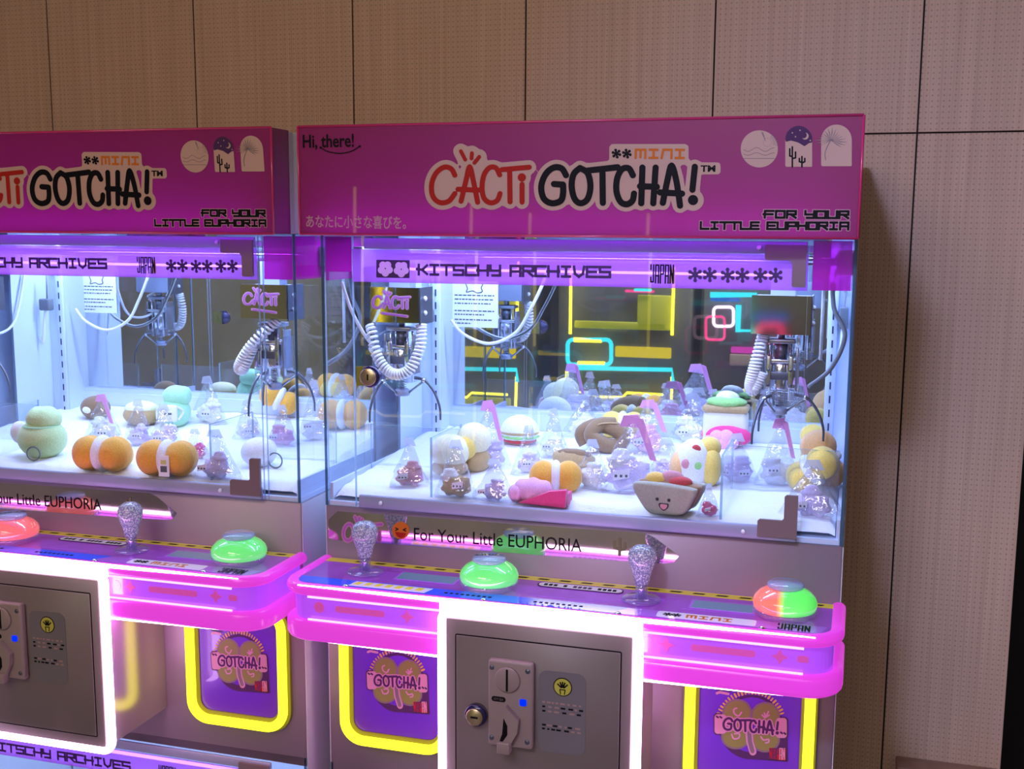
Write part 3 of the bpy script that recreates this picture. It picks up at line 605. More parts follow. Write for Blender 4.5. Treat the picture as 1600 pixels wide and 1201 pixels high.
def claw_unit(root, x, y, coil, turn=0.0, sign=True):
    b = MB(); z = 1.40
    # motor box with shafts and plates = carriage
    cb = MB(); cb.box(x - 0.046, x + 0.046, y - 0.03, y + 0.035, 1.397, 1.456, 'alu', 0.003); cb.box(x + 0.0465, x + 0.049, y - 0.032, y + 0.03, 1.392, 1.458, 'dark_steel')
    for zz in (1.412, 1.438): cb.lathe([(0.0045, 0), (0.0045, 0.003), (0.002, 0.005)], (x + 0.049, y - 0.012, zz), 'paper', 12, 'X')
    cb.box(x - 0.02, x + 0.02, y - 0.01, y + 0.02, 1.456, 1.5, 'alu'); u = cb.build('claw_carriage', root)
    s = MB(); s.box(x - 0.048, x + 0.047, y - 0.036, y - 0.031, 1.395, 1.458, 'sign_mirror')
    if not sign: s.build('sign_plate', u)
    if sign:
        mm = lambda v: Vector((x - 0.048 + (v.x - 60) / 560 * 0.082, y - 0.0366, 1.452 - (v.y - 40) / 290 * 0.034)); mn = lambda v: mm(v) + Vector((0, -0.0004, 0))
        for st in CACTI + SPROUT: s.stroke(soft(st), 24, 'pink_print', mm)
        s.disc((562, 180), 30, 'pink_print', mm); s.stroke([(230, 385), (560, 425)], 24, 'pink_print', mm)
        for st in CACTI + SPROUT: s.stroke(soft(st), 9, 'sign_violet', mn)
        s.disc((562, 180), 14, 'sign_violet', mn); s.stroke([(240, 388), (550, 422)], 10, 'sign_violet', mn)
        s.build('sign_plate', u)
    b.tube([(x, y, 1.40), (x, y, 1.385)], 0.006, 'steel', 10)
    for dx, dy in ((-.016, -.012), (.016, -.012), (-.016, .012), (.016, .012)): b.tube([(x + dx, y + dy, 1.385), (x + dx, y + dy, 1.283)], 0.0022, 'chrome', 8)
    b.box(x - 0.024, x + 0.024, y - 0.018, y + 0.018, 1.378, 1.386, 'steel', 0.002); b.box(x - 0.026, x + 0.026, y - 0.02, y + 0.02, 1.346, 1.353, 'chrome', 0.002)
    b.lathe([(0.015, 1.300), (0.017, 1.303), (0.017, 1.343), (0.015, 1.346)], (x, y, 0), 'chrome', 20); b.lathe([(0.011, 1.353), (0.011, 1.378)], (x, y, 0), 'dark_steel', 16)
    b.box(x - 0.03, x + 0.03, y - 0.024, y + 0.024, 1.285, 1.30, 'clear', 0.002); b.box(x - 0.03, x - 0.026, y - 0.02, y + 0.02, 1.3, 1.36, 'clear'); b.box(x + 0.026, x + 0.03, y - 0.02, y + 0.02, 1.3, 1.36, 'clear')
    b.tube([(x, y, 1.3), (x, y, 1.268)], 0.004, 'chrome', 8)
    hx = [(0.007 * math.cos(t * .8), 0.007 * math.sin(t * .8), 1.296 - t * 0.00055) for t in range(48)]
    b.tube([(x + p[0], y + p[1], p[2]) for p in hx], 0.001, 'steel', 5); b.lathe([(0.012, 1.258), (0.014, 1.260), (0.014, 1.268), (0.010, 1.271)], (x, y, 0), 'alu', 18)
    for sx_ in (-1, 1):
        b.box(x + sx_ * .027 - .002, x + sx_ * .027 + .002, y - .016, y + .016, 1.30, 1.372, 'steel', .001); b.box(x + sx_ * .018 - .004, x + sx_ * .018 + .004, y - .024, y - .02, 1.305, 1.36, 'chrome', .001)
        for zz in (1.31, 1.335, 1.36): b.lathe([(0.0028, 0), (0.002, -0.002)], (x + sx_ * .018, y - .024, zz), 'dark_steel', 8, 'Y')
    b.box(x - .02, x + .02, y - .02, y - .017, 1.318, 1.332, 'dark_steel', .001)
    h = b.build('claw_head', u)
    for k in range(3):
        a = turn + 2 * PI * k / 3; ca, sa = math.cos(a), math.sin(a)
        pr = smoothpts([(0.024, 0, 1.292), (0.044, 0, 1.288), (0.062, 0, 1.268), (0.073, 0, 1.24), (0.0745, 0, 1.216)], 5)
        q = MB(); q.tube([(x + p.x * ca, y + p.x * sa, p.z) for p in pr], 0.0032, 'dark_steel', 8, r2=0.0018)
        q.tube([(x + 0.013 * ca, y + 0.013 * sa, 1.264), (x + 0.042 * ca, y + 0.042 * sa, 1.286)], 0.0022, 'steel', 6); q.lathe([(0.004, -0.004), (0.004, 0.004)], (x + 0.042 * ca, y + 0.042 * sa, 1.288), 'chrome', 8, 'Y')
        q.build('prong', u)
    pts = smoothpts(coil, 14); cb = MB(); N = len(pts); hel = []
    turns = 34; R = 0.0085
    for i in range(turns * 8):
        t = i / (turns * 8 - 1) * (N - 1); j = min(int(t), N - 2); p = pts[j].lerp(pts[j + 1], t - j); d = (pts[j + 1] - pts[j]).normalized(); uu = d.cross(Vector((0, 1, 0.01))).normalized(); vv = d.cross(uu); an = 2 * PI * i / 8
        hel.append(p + Vector((x, y, 0)) + uu * R * math.cos(an) + vv * R * math.sin(an))
    cb.tube(hel, 0.0027, 'coil', 5); cb.build('coil_cord', u)
M['sign_mirror'] = P('sign_mirror', (0.62, 0.58, 0.42), 0.05, 1.0)
M['sign_violet'] = P('sign_violet', (0.45, 0.12, 0.5), 0.4)

def build_machine(loc, label, btnA, btnB, units, noticeset):
    root = empty('claw_machine'); tag(root, label, 'claw machine', 'pink claw machines')
    # --- cabinet shell
    b = MB(); b.box(0, W, 0, D, 0.603, 1.09, 'metal', 0.002, 1); b.build('cabinet_body', root)
    for xa, xb in ((-0.0012, 0.0), (W, W + 0.0012)): MB().box(xa, xb, 0.002, D - .002, 0.13, 1.088, 'metal_side').build('brightened_side', root)  # thin paler plates, the neighbouring case's light put into their colour
    b = MB(); b.box(0, W, 0.0, D, 1.552, 1.718, 'metal_side', 0.002, 1)
    b.build('top_housing', root)
    b = MB(); b.box(0, W, 0.527, D, 1.09, 1.552, 'inner'); b.build('back_panel', root)
    for s in (0, 1):
        X = lambda v: W - v if s else v
        q = MB(); q.box(min(X(0), X(0.048)), max(X(0), X(0.048)), 0.445, 0.527, 1.09, 1.552, 'inner'); q.box(min(X(0.0005), X(0.006)), max(X(0.0005), X(0.006)), 0.325, 0.445, 1.09, 1.552, 'inner'); q.box(min(X(0.03), X(0.048)), max(X(0.03), X(0.048)), 0.438, 0.4455, 1.09, 1.552, 'inner', 0.001, 1)
        for k in range(16): zz = 1.115 + k * 0.026; q.box(min(X(0.037), X(0.040)), max(X(0.037), X(0.040)), 0.4374, 0.4381, zz, zz + 0.014, 'slot')
        for zz in (1.455, 1.46): q.lathe([(0.004, 0), (0.003, -0.004)], (X(0.02), 0.444, zz), 'paper', 10, 'Y')
        q.build('corner_post', root)
    b = MB(); b.box(0.048, W - 0.048, 0.515, 0.526, 1.19, 1.552, 'mirror'); b.build('back_mirror', root)
    b = MB(); b.box(0.006, W - 0.006, 0.492, 0.514, 1.09, 1.183, 'inner'); b.box(0.048, W - 0.048, 0.5, 0.516, 1.183, 1.192, 'inner')
    b.box(0.002, W - 0.002, 0.003, 0.492, 1.09, 1.098, 'inner'); b.box(0.0055, 0.011, 0.008, 0.325, 1.098, 1.128, 'inner'); b.box(W - 0.011, W - 0.0055, 0.008, 0.325, 1.098, 1.128, 'inner'); b.build('playfield_tray', root)
    # --- header
    h = MB(); t = 0.003; yf, yb, z0, z1 = -0.073, -0.015, 1.552, 1.72
    hd = MB(); hd.box(0, W, yf, yf + t, z0, z1, 'header'); hd.box(0, t, yf + t, yb, z0, z1, 'header'); hd.box(W - t, W, yf + t, yb, z0, z1, 'header'); hd.box(t, W - t, yb - t, yb, z0, z1, 'paper'); hd.box(t, W - t, yf + t, yb - t, z1 - t, z1, 'header'); hd.box(t, W - t, yf + t, yb - t, z0, z0 + t, 'film')
    hd = hd.build('header_sign', root)
    MB().box(0, W, yb, 0.0, 1.552, 1.718, 'metal_side').build('header_mount', root)
    MB().box(0.03, W - 0.03, -0.05, -0.04, 1.557, 1.563, 'header_glow').build('added_header_glow', hd)  # unseen strip added inside the header for the purple glow low on its face
    e = MB(); e.tube([(0, yf, z1), (W, yf, z1)], 0.002, 'header_rim', 8); e.tube([(0, yf, z0), (W, yf, z0)], 0.002, 'header_rim', 8); e.tube([(0, yf, z0), (0, yf, z1)], 0.002, 'header_rim', 8); e.tube([(W, yf, z0), (W, yf, z1)], 0.002, 'header_rim', 8); e.build('sign_edge', hd)
    gotcha_logo(hd); header_print(hd)
    # --- glass case
    pane(0, 0.005, 0.0, 0.325, 1.09, 1.552, 'X', front='edge_dark').build('side_glass', root)
    pane(W - 0.005, W, 0.0, 0.325, 1.09, 1.552, 'X', front='edge_dark').build('side_glass', root)
    pane(0.006, 0.056, 0.0, 0.005, 1.09, 1.552, 'Y').build('fixed_front_glass', root); pane(0.797, W - 0.006, 0.0, 0.005, 1.09, 1.552, 'Y').build('fixed_front_glass', root)
    d = pane(0.06, 0.792, -0.006, -0.001, 1.094, 1.55, 'Y').build('glass_door', root)
    q = MB(); q.box(0.083, 0.790, -0.013, -0.0065, 1.5285, 1.5465, 'alu', 0.002); q.lathe([(0.004, 0), (0.003, -0.004)], (0.72, -0.013, 1.537), 'paper', 10, 'Y'); q.build('top_rail', d)
    q = MB(); q.box(0.068, 0.792, -0.015, -0.0065, 1.0935, 1.116, 'alu', 0.003); q.lathe([(0.004, 0), (0.003, -0.004)], (0.11, -0.015, 1.105), 'paper', 10, 'Y'); q.lathe([(0.004, 0), (0.003, -0.004)], (0.712, -0.015, 1.105), 'paper', 10, 'Y'); q.build('bottom_rail', d)
    def L(pts): return MB().prism(pts, 'Y', -0.019, -0.0135, 'bracket')
    L([(0.789, 1.5415), (0.789, 1.482), (0.7875, 1.480), (0.771, 1.480), (0.769, 1.482), (0.769, 1.514), (0.765, 1.519), (0.732, 1.519), (0.729, 1.522), (0.729, 1.5415)]).build('hinge_bracket', d)
    L([(0.792, 1.1), (0.792, 1.167), (0.775, 1.167), (0.772, 1.164), (0.772, 1.130), (0.769, 1.127), (0.736, 1.127), (0.733, 1.124), (0.733, 1.1)]).build('hinge_bracket', d)
    q = MB(); q.box(0.065, 0.092, -0.0085, -0.006, 1.302, 1.334, 'lockplate'); q.lathe([(0.018, 0), (0.018, -0.010), (0.0165, -0.013)], (0.094, -0.0085, 1.3185), 'lock_blue', 28, 'Y'); q.lathe([(0.0145, 0), (0.0145, -0.0022), (0.0135, -0.003)], (0.0925, -0.0215, 1.3185), 'lock_gold', 24, 'Y')
    q.box(0.0912, 0.0938, -0.0248, -0.0244, 1.3135, 1.3235, 'ink'); q.build('door_lock', d)
    fm = MB(); fm.box(0.0605, 0.7915, -0.0078, -0.0066, 1.4745, 1.528, 'film'); fm = fm.build('film_strip', d); film_print(fm, 'strip_lettering')
    q = MB(); q.box(0.0055, 0.0065, 0.006, 0.2, 1.475, 1.548, 'film_pink'); q.build('side_film', root); q = MB(); q.box(W - 0.0065, W - 0.0055, 0.006, 0.2, 1.475, 1.548, 'film_pink'); q.build('side_film', root)
    q = MB(); q.box(0.007, 0.0555, 0.0055, 0.0062, 1.49, 1.548, 'film_pink'); q.build('corner_film', root); q = MB(); q.box(0.7975, W - 0.007, 0.0055, 0.0062, 1.475, 1.548, 'film_pink'); q.build('corner_film', root)
    # --- lights inside the case
    MB().box(0.10, 0.74, 0.03, 0.034, 1.4935, 1.4975, 'led_cool').build('led_strip', root)
    # --- gantry and claws
    g = MB(); g.tube([(0.01, 0.20, 1.512), (W - 0.01, 0.20, 1.512)], 0.006, 'chrome', 10); g.tube([(0.01, 0.225, 1.512), (W - 0.01, 0.225, 1.512)], 0.006, 'chrome', 10); g.box(0.001, 0.03, 0.1, 0.32, 1.495, 1.53, 'alu'); g.box(W - 0.03, W - 0.001, 0.1, 0.32, 1.495, 1.53, 'alu'); g.build('gantry_rail', root)
    for uu in units: claw_unit(root, *uu)
    # --- cables
    q = MB(); cp = [at(px, py, 'Y', 0.46) + Vector((0.907, 0, 0)) for px, py in ((118, 482), (135, 502), (168, 515), (200, 500), (217, 468), (231, 432), (236, 410))]; q.tube(smoothpts(cp, 8), 0.0034, 'cable', 8); q.build('hanging_cable', root)
    q = MB(); cp = [at(px, py, 'Y', 0.40) + Vector((0.907, 0, 0)) for px, py in ((4, 524), (14, 530), (30, 533), (48, 520), (66, 497), (72, 480))]; cp = [Vector((max(p.x, 0.012 + 0.004 * k), p.y, p.z)) for k, p in enumerate(cp)]; q.tube(smoothpts(cp, 8), 0.0032, 'cable', 8); q.box(cp[-1].x - .012, cp[-1].x + .014, .39, .41, cp[-1].z - .006, cp[-1].z + .02, 'connector', .003); q.tube([(cp[-1].x + .004, .4, cp[-1].z + .02), (cp[-1].x + .006, .4, cp[-1].z + .075)], .0018, 'cable_grey', 6); q.build('loom_cable', root)
    q = MB(); q.tube(smoothpts([(0.014, 0.05, 1.47), (0.012, 0.1, 1.41), (0.013, 0.18, 1.35), (0.015, 0.26, 1.335), (0.016, 0.32, 1.36), (0.014, 0.36, 1.46)], 8), 0.003, 'cable', 8); q.build('hanging_cable', root)
    q = MB(); q.tube(smoothpts([(0.82, 0.3, 1.475), (0.825, 0.3, 1.43), (0.845, 0.29, 1.385), (0.825, 0.27, 1.33), (0.79, 0.24, 1.30)], 8), 0.004, 'cable_grey', 8); q.tube([(0.806, 0.3, 1.475), (0.806, 0.3, 1.34)], 0.003, 'cable', 8); q.build('hanging_cable', root)
    q = MB(); q.box(0.832, 0.848, 0.425, 0.437, 1.385, 1.425, 'connector', 0.002); q.tube(smoothpts([(0.84, 0.43, 1.39), (0.838, 0.42, 1.35), (0.825, 0.38, 1.32)], 6), 0.004, 'cable', 8); q.tube(smoothpts([(0.84, 0.43, 1.42), (0.842, 0.43, 1.45), (0.845, 0.43, 1.5)], 4), 0.0015, 'cable_grey', 6); q.build('cable_connector', root)
    # --- prize chutes
    for s in (0, 1):
        X = (lambda v: W - v) if s else (lambda v: v)
        xa, xb = sorted((X(0.185), X(0.189))); pane(xa, xb, 0.02, 0.17, 1.098, 1.215, 'X', 'acrylic').build('chute_guard', root)
        xa, xb = sorted((X(0.012), X(0.185))); pane(xa, xb, 0.166, 0.17, 1.098, 1.205, 'Y', 'acrylic').build('chute_guard', root)
    # --- front text panel
    fp = MB(); mp = pixmap('Y', -0.0006); fp.poly([(513, 797), (1015, 833), (1080, 882), (960, 875), (513, 842)], 'gloss_panel', mp); fp = fp.build('mirror_label', root)
    b = MB(); a, dd, fm = linemap((645, 842.5), (950, 864.5), 'Y', -0.0012); ww = text_mesh(MB(), 'For Your Little EUPHORIA', 0.03, 'ink', fm); text_mesh(b, 'For Your Little EUPHORIA', 0.0305, 'ink', fm, sx=0.2925 / ww * 0.984)
    b.build('label_lettering', fp); b = MB(); mp = pixmap('Y', -0.0012)
    for st in ([(968, 866), (968, 842)], [(960, 846), (960, 855), (968, 857)], [(976, 849), (976, 857), (968, 859)]): b.stroke(st, 2.4, 'olive_ink', mp)
    b.build('cactus_print', fp)
    b = MB(); mc = lambda v: at(535 + (v.x - 95) / 505 * 62, 806 + (v.y - 45) / 265 * 38, 'Y', -0.0012); md = lambda v: mc(v) + Vector((0, -0.0003, 0))
    for st in CACTI + SPROUT: b.stroke(soft(st), 27, 'pink_print', mc); b.stroke(soft(st), 12, 'sign_violet', md)
    b.disc((626, 828), 13.5, 'orange_print', mp, 24); mk = pixmap('Y', -0.0016); b.poly([(617, 830), (635, 832), (632, 838), (626, 840), (620, 837)], 'red_print', mk); b.stroke([(618, 824), (622, 826), (618, 828)], 0.9, 'ink', mk); b.stroke([(634, 825), (630, 827), (634, 829)], 0.9, 'ink', mk)
    b.build('label_stickers', fp)
    # --- control deck
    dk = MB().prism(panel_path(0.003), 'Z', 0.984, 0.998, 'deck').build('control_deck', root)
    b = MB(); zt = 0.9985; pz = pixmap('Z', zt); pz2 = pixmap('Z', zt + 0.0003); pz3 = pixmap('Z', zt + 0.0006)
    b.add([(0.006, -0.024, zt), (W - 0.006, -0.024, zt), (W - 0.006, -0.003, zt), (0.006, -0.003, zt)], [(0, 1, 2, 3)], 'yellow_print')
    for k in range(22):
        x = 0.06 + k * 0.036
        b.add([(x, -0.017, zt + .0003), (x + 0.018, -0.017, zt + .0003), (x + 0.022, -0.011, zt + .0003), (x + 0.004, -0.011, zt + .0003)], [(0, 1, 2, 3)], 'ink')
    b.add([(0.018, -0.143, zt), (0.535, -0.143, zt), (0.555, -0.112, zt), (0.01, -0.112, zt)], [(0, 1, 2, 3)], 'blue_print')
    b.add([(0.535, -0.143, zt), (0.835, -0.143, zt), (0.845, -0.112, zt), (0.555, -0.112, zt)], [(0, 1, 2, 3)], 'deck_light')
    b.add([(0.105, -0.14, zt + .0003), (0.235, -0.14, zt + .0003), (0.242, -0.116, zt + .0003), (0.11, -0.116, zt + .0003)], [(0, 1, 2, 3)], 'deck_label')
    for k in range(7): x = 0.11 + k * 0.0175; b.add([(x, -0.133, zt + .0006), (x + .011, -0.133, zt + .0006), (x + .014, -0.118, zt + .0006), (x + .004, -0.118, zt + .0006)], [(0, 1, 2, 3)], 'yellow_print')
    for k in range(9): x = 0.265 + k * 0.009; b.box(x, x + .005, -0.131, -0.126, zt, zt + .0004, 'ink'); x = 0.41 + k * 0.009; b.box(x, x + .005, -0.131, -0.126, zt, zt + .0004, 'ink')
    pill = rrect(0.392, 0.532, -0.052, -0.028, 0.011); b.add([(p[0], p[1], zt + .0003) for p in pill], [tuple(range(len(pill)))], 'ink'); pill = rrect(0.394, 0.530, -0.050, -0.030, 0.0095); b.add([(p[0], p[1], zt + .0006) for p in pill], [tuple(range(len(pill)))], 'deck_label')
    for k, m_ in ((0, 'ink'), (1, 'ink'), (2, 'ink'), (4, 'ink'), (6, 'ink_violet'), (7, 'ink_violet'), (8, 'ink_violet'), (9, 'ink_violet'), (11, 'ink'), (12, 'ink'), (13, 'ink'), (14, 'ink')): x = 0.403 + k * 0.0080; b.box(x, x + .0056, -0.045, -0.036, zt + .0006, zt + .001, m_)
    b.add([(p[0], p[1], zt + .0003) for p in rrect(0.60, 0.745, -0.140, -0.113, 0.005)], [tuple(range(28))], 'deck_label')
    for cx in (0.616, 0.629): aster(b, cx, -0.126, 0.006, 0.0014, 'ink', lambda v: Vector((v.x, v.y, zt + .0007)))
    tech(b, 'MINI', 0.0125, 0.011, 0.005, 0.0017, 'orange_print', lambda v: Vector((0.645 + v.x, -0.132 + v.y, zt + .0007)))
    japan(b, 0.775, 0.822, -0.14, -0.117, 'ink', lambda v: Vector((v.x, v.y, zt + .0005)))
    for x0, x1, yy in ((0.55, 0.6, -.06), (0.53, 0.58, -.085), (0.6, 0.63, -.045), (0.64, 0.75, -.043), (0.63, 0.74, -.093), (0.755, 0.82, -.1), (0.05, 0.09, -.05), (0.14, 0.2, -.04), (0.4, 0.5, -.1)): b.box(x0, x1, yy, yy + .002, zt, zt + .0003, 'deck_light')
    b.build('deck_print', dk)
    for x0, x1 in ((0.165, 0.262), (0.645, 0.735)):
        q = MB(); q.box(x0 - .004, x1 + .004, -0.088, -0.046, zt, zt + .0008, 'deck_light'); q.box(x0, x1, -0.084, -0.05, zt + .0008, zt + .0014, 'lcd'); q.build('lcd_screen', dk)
    for px in (0.105, 0.335, 0.545, 0.755): MB().lathe([(0.005, zt), (0.005, zt + .002), (0.002, zt + .004)], (px, -0.148, 0), 'chrome', 12).build('deck_screw', dk)
    # --- joysticks and buttons
    for jx, jy in ((0.103, -0.068), (0.566, -0.072)):
        j = MB().lathe([(0.004, 0.998), (0.029, 0.998), (0.031, 1.000), (0.029, 1.002), (0.012, 1.004)], (jx, jy, 0), 'clear', 36).build('joystick', root)
        q = MB(); q.lathe([(0.009, 1.0), (0.009, 1.026), (0.010, 1.028)], (jx, jy, 0), 'clear_shaft', 20); q.lathe([(0.005, 1.0), (0.005, 1.03)], (jx, jy, 0), 'chrome', 12); q.build('shaft', j)
        q = MB(); q.lathe([(0.011, 1.026), (0.0125, 1.032), (0.0145, 1.042), (0.019, 1.054), (0.0218, 1.064), (0.0215, 1.072), (0.018, 1.080), (0.011, 1.085), (0.002, 1.0868)], (jx, jy, 0), 'knob', 32); q.build('knob', j)
    for bx, by, bm_ in ((0.3235, -0.083, btnA), (0.782, -0.078, btnB)):
        j = MB().lathe([(0.03, 0.998), (0.040, 0.998), (0.0455, 1.004), (0.047, 1.009), (0.046, 1.011)], (bx, by, 0), 'clear', 40).build('push_button', root)
        q = MB(); q.lathe([(0.045, -0.003), (0.0465, 0.001), (0.047, 0.008), (0.044, 0.015), (0.037, 0.022), (0.029, 0.026), (0.026, 0.028), (0.001, 0.028)], (0, 0, 0), bm_, 40); q.build('lit_ring', j, (bx, by, 1.0135))
        q = MB(); q.lathe([(0.025, 1.0418), (0.0275, 1.045), (0.0255, 1.049), (0.001, 1.050)], (bx, by, 0), 'clear_cap', 36); q.build('button_cap', j)
    # --- glowing rails round the deck
    pp = panel_path(0.0)
    for nm, zc, hh, oo in (('upper_light_rail', 0.992, 0.0098, 0.009), ('lower_light_rail', 0.925, 0.0168, 0.010)):
        b = MB(); sweep(b, pp, rrect(-0.012, oo, -hh, hh, min(hh, 0.0095), 4), 'rail', zc); b.build(nm, root)
    b = MB(); sweep(b, pp, [(-0.0045, 0.936), (-0.0045, 0.988), (-0.012, 0.988), (-0.012, 0.936)], 'fascia', 0, True, False); fa = b.build('light_fascia', root)
    b = MB(); zc = 0.963; yy = PY + 0.0040; ml = lambda v: Vector((v.x, yy, v.y))
    for x in (0.213, 0.62, 0.782): MB().poly([(x - .0125, zc), (x - .004, zc + .004), (x, zc + .0125), (x + .004, zc + .004), (x + .0125, zc), (x + .004, zc - .004), (x, zc - .0125), (x - .004, zc - .004)], 'fascia_print', ml).build('diamond_print', fa)
    for x in (0.062, 0.266, 0.592): MB().disc((x, zc), 0.009, 'fascia_print', ml).build('dot_print', fa)
    for x0, x1 in ((0.09, 0.175), (0.655, 0.748), (0.806, 0.822)): MB().poly(rrect(x0, x1, zc - .0052, zc + .0052, .004), 'fascia_print', ml).build('bar_print', fa)
    for nm, zz in (('edge_glint', 0.9805), ('edge_glint', 0.9435)):  # emissive lines drawn as the reflections along the fascia edges
        b = MB(); b.tube([(0.045, PY - 0.0015, zz), (0.815, PY - 0.0015, zz)], 0.0019, 'pink_glint', 6); b.build(nm, root)
    for xs, xe in ((0.275, 0.05), (0.585, 0.82)): b = MB(); b.tube([(xs, PY - 0.003, 0.9095), (xe, PY - 0.003, 0.9095)], 0.0042, 'led_white', 8, r2=0.0006); b.build('lower_rail_glint', root)  # tapered emissive strips drawn as the white highlight under the lower rail
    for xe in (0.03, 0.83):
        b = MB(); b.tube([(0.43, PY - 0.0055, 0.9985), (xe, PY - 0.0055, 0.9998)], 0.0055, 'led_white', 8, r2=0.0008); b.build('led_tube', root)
    # --- coin box
    cx0, cx1, cy, cz0, cz1 = 0.285, 0.575, -0.18, 0.680, 0.978
    cb = MB(); cb.box(cx0, cx1, cy, 0.0, cz0, cz1, 'coin_metal', 0.002, 1); cb = cb.build('coin_box', root)
    for xa, xb in ((cx0 - 0.0008, cx0 - 0.0001), (cx1 + 0.0001, cx1 + 0.0008)): MB().box(xa, xb, cy + 0.016, -0.001, cz0 + 0.001, cz1 - 0.05, 'coin_side').build('coin_box_side', cb)
    b = MB(); pth = [(p[0], cy + 0.006, p[1]) for p in rrect(cx0 - 0.0065, cx1 + 0.0065, cz0 - 0.0065, 0.988, 0.018)]; b.tube(pth, 0.0078, 'led_white', 10, closed=True); b.build('coin_box_light', root)
    b = MB(); b.box(cx0 - 0.012, cx1 + 0.012, PY - 0.0165, PY - 0.006, 0.978, 1.0035, 'led_white', 0.004); b.build('led_bar', root)
    zz0, zz1, xx0, xx1 = 0.70, 0.952, 0.303, 0.557
    q = MB(); q.ring(rrect(xx0 - .002, xx1 + .002, zz0 - .002, zz1 + .002, .003), rrect(xx0, xx1, zz0, zz1, .003), 'Y', cy - .0004, cy + .0006, 'ink'); q.box(xx0, xx1, cy - 0.0015, cy + 0.001, zz0, zz1, 'coin_metal', 0.0008, 1); q.build('coin_door', cb)
    yd = cy - 0.0015
    q = MB(); q.lathe([(0.0175, 0), (0.0175, -0.009), (0.016, -0.011)], (0.337, yd, 0.831), 'lock_blue', 28, 'Y'); q.lathe([(0.0135, 0), (0.0135, -0.002), (0.0125, -0.003)], (0.3365, yd - .011, 0.830), 'lock_gold', 24, 'Y'); q.box(0.331, 0.3425, yd - .0145, yd - .0138, 0.8285, 0.8315, 'ink'); q.build('coin_lock', cb)
    # coin acceptor
    ax0, ax1, az0, az1 = 0.3585, 0.4285, 0.790, 0.925
    q = MB(); q.box(ax0, ax1, yd - 0.014, yd, az0, az1, 'pinkplastic', 0.004, 3); qx = (ax0 + ax1) / 2
    q.lathe([(0.0195, 0), (0.0195, -0.003), (0.018, -0.004)], (ax0 + 0.031, yd - .014, 0.897), 'pinkplastic', 30, 'Y'); q.box(ax0 + 0.0295, ax0 + 0.0327, yd - .0186, yd - .0178, 0.880, 0.914, 'ink')
    for sx_, sz_ in ((ax0 + .006, az0 + .012), (ax1 - .008, az0 + .012), (ax0 + .006, az1 - .012), (ax1 - .008, az1 - .012)): q.lathe([(0.004, 0), (0.0035, -.0008)], (sx_, yd - .014, sz_), 'dark_steel', 12, 'Y')
    q.prism([(p[0], p[1]) for p in rrect(ax0 + .006, ax0 + .028, 0.8605, 0.8685, .0038)], 'Y', yd - .0145, yd - .014, 'ink')
    mr = lambda v: Vector((v.x, yd - .0148, v.y)); text_mesh(q, '10Y1$A', 0.0058, 'grey_print', lambda v: mr(Vector((ax0 + .0085 + v.x, 0.8626 + v.y))), sx=0.85)
    q.prism([(qx - .004, .858), (qx + .016, .838), (qx + .014, .818), (qx + .004, .800), (qx - .012, .786), (qx - .016, .79), (qx - .010, .806), (qx - .008, .842)], 'Y', yd - .024, yd - .014, 'pinkplastic')
    q.prism([(qx - .007, .840), (qx - .001, .828), (qx - .001, .814), (qx - .008, .803), (qx - .013, .803), (qx - .009, .815)], 'Y', yd - .0245, yd - .0238, 'ink')
    q.box(qx - .016, qx + .004, yd - .03, yd - .014, .785, .803, 'pinkplastic', 0.002); q.build('coin_acceptor', cb)
    q = MB(); q.box(ax1 - .0195, ax1 - .0095, yd - .0155, yd - .014, .859, .869, 'blue_led', 0.002); q.build('blue_lamp', cb)
    lx0, lx1, lz0, lz1 = 0.434, 0.5065, 0.785, 0.913
    q = MB(); q.prism(rrect(lx0, lx1, lz0, lz1, .014), 'Y', yd - .0008, yd, 'label_grey'); yl = yd - .001; mm = lambda v: Vector((v.x, yl, v.y)); mn = lambda v: Vector((v.x, yl - .0003, v.y))
    q.disc((0.471, 0.890), .0145, 'ink', mm, 28); q.disc((0.471, 0.890), .013, 'gold_bright', mn, 28); m3 = lambda v: Vector((v.x, yl - .0006, v.y))
    for k, an in enumerate((140, 112, 90, 68, 40)): a_ = math.radians(an); q.stroke([(0.471 + .003 * math.cos(a_), .888 + .002 * math.sin(a_)), (0.471 + .0095 * math.cos(a_), .888 + .0095 * math.sin(a_))], .0011, 'ink', m3)
    q.stroke([(0.468, .879), (.467, .886), (.475, .886), (.474, .879)], .0008, 'ink', m3)
    rnd = random.Random(3)
    for row, zz in enumerate((.862, .855, .848, .826, .820)):
        x = lx0 + .006
        while x < lx1 - .008:
            l_ = rnd.uniform(.003, .008); q.box(x, x + l_, yl - .0002, yl, zz, zz + .0028, 'ink' if rnd.random() < .45 else 'red_faint'); x += l_ + rnd.uniform(.0015, .005)
    q.build('instruction_label', cb)
    # --- prize doors
    for s, x0 in ((0, 0.028), (1, 0.630)):
        x1 = x0 + 0.202; dz0, dz1 = 0.668, 0.90
        f = MB(); f.ring(rrect(x0 - .003, x1 + .003, dz0 - .003, dz1, .042), rrect(x0 + .022, x1 - .022, dz0 + .022, dz1 - .02, .02), 'Y', -0.008, 0.0, 'ring_back'); f.prism(rrect(x0 + .02, x1 - .02, dz0 + .02, dz1 - .018, .02), 'Y', -0.0055, 0.0, 'door_purple'); f = f.build('prize_door', root)
        q = MB(); q.tube([(p[0], -0.016, p[1]) for p in rrect(x0 + .0085, x1 - .0085, dz0 + .0085, dz1 - .008, .034, 8)], 0.0085, 'neon_yellow', 12, closed=True); q.build('neon_ring', f)
        emblem(f, 0.0 if s else at(621, 1066, 'Y', -0.0065).x - at(1173, 1135, 'Y', -0.0065).x)
    # --- lower case and base
    b = MB(); b.box(0, W, 0.0, D, 0.0, 0.13, 'metal', 0.002, 1); b.build('base_cabinet', root)
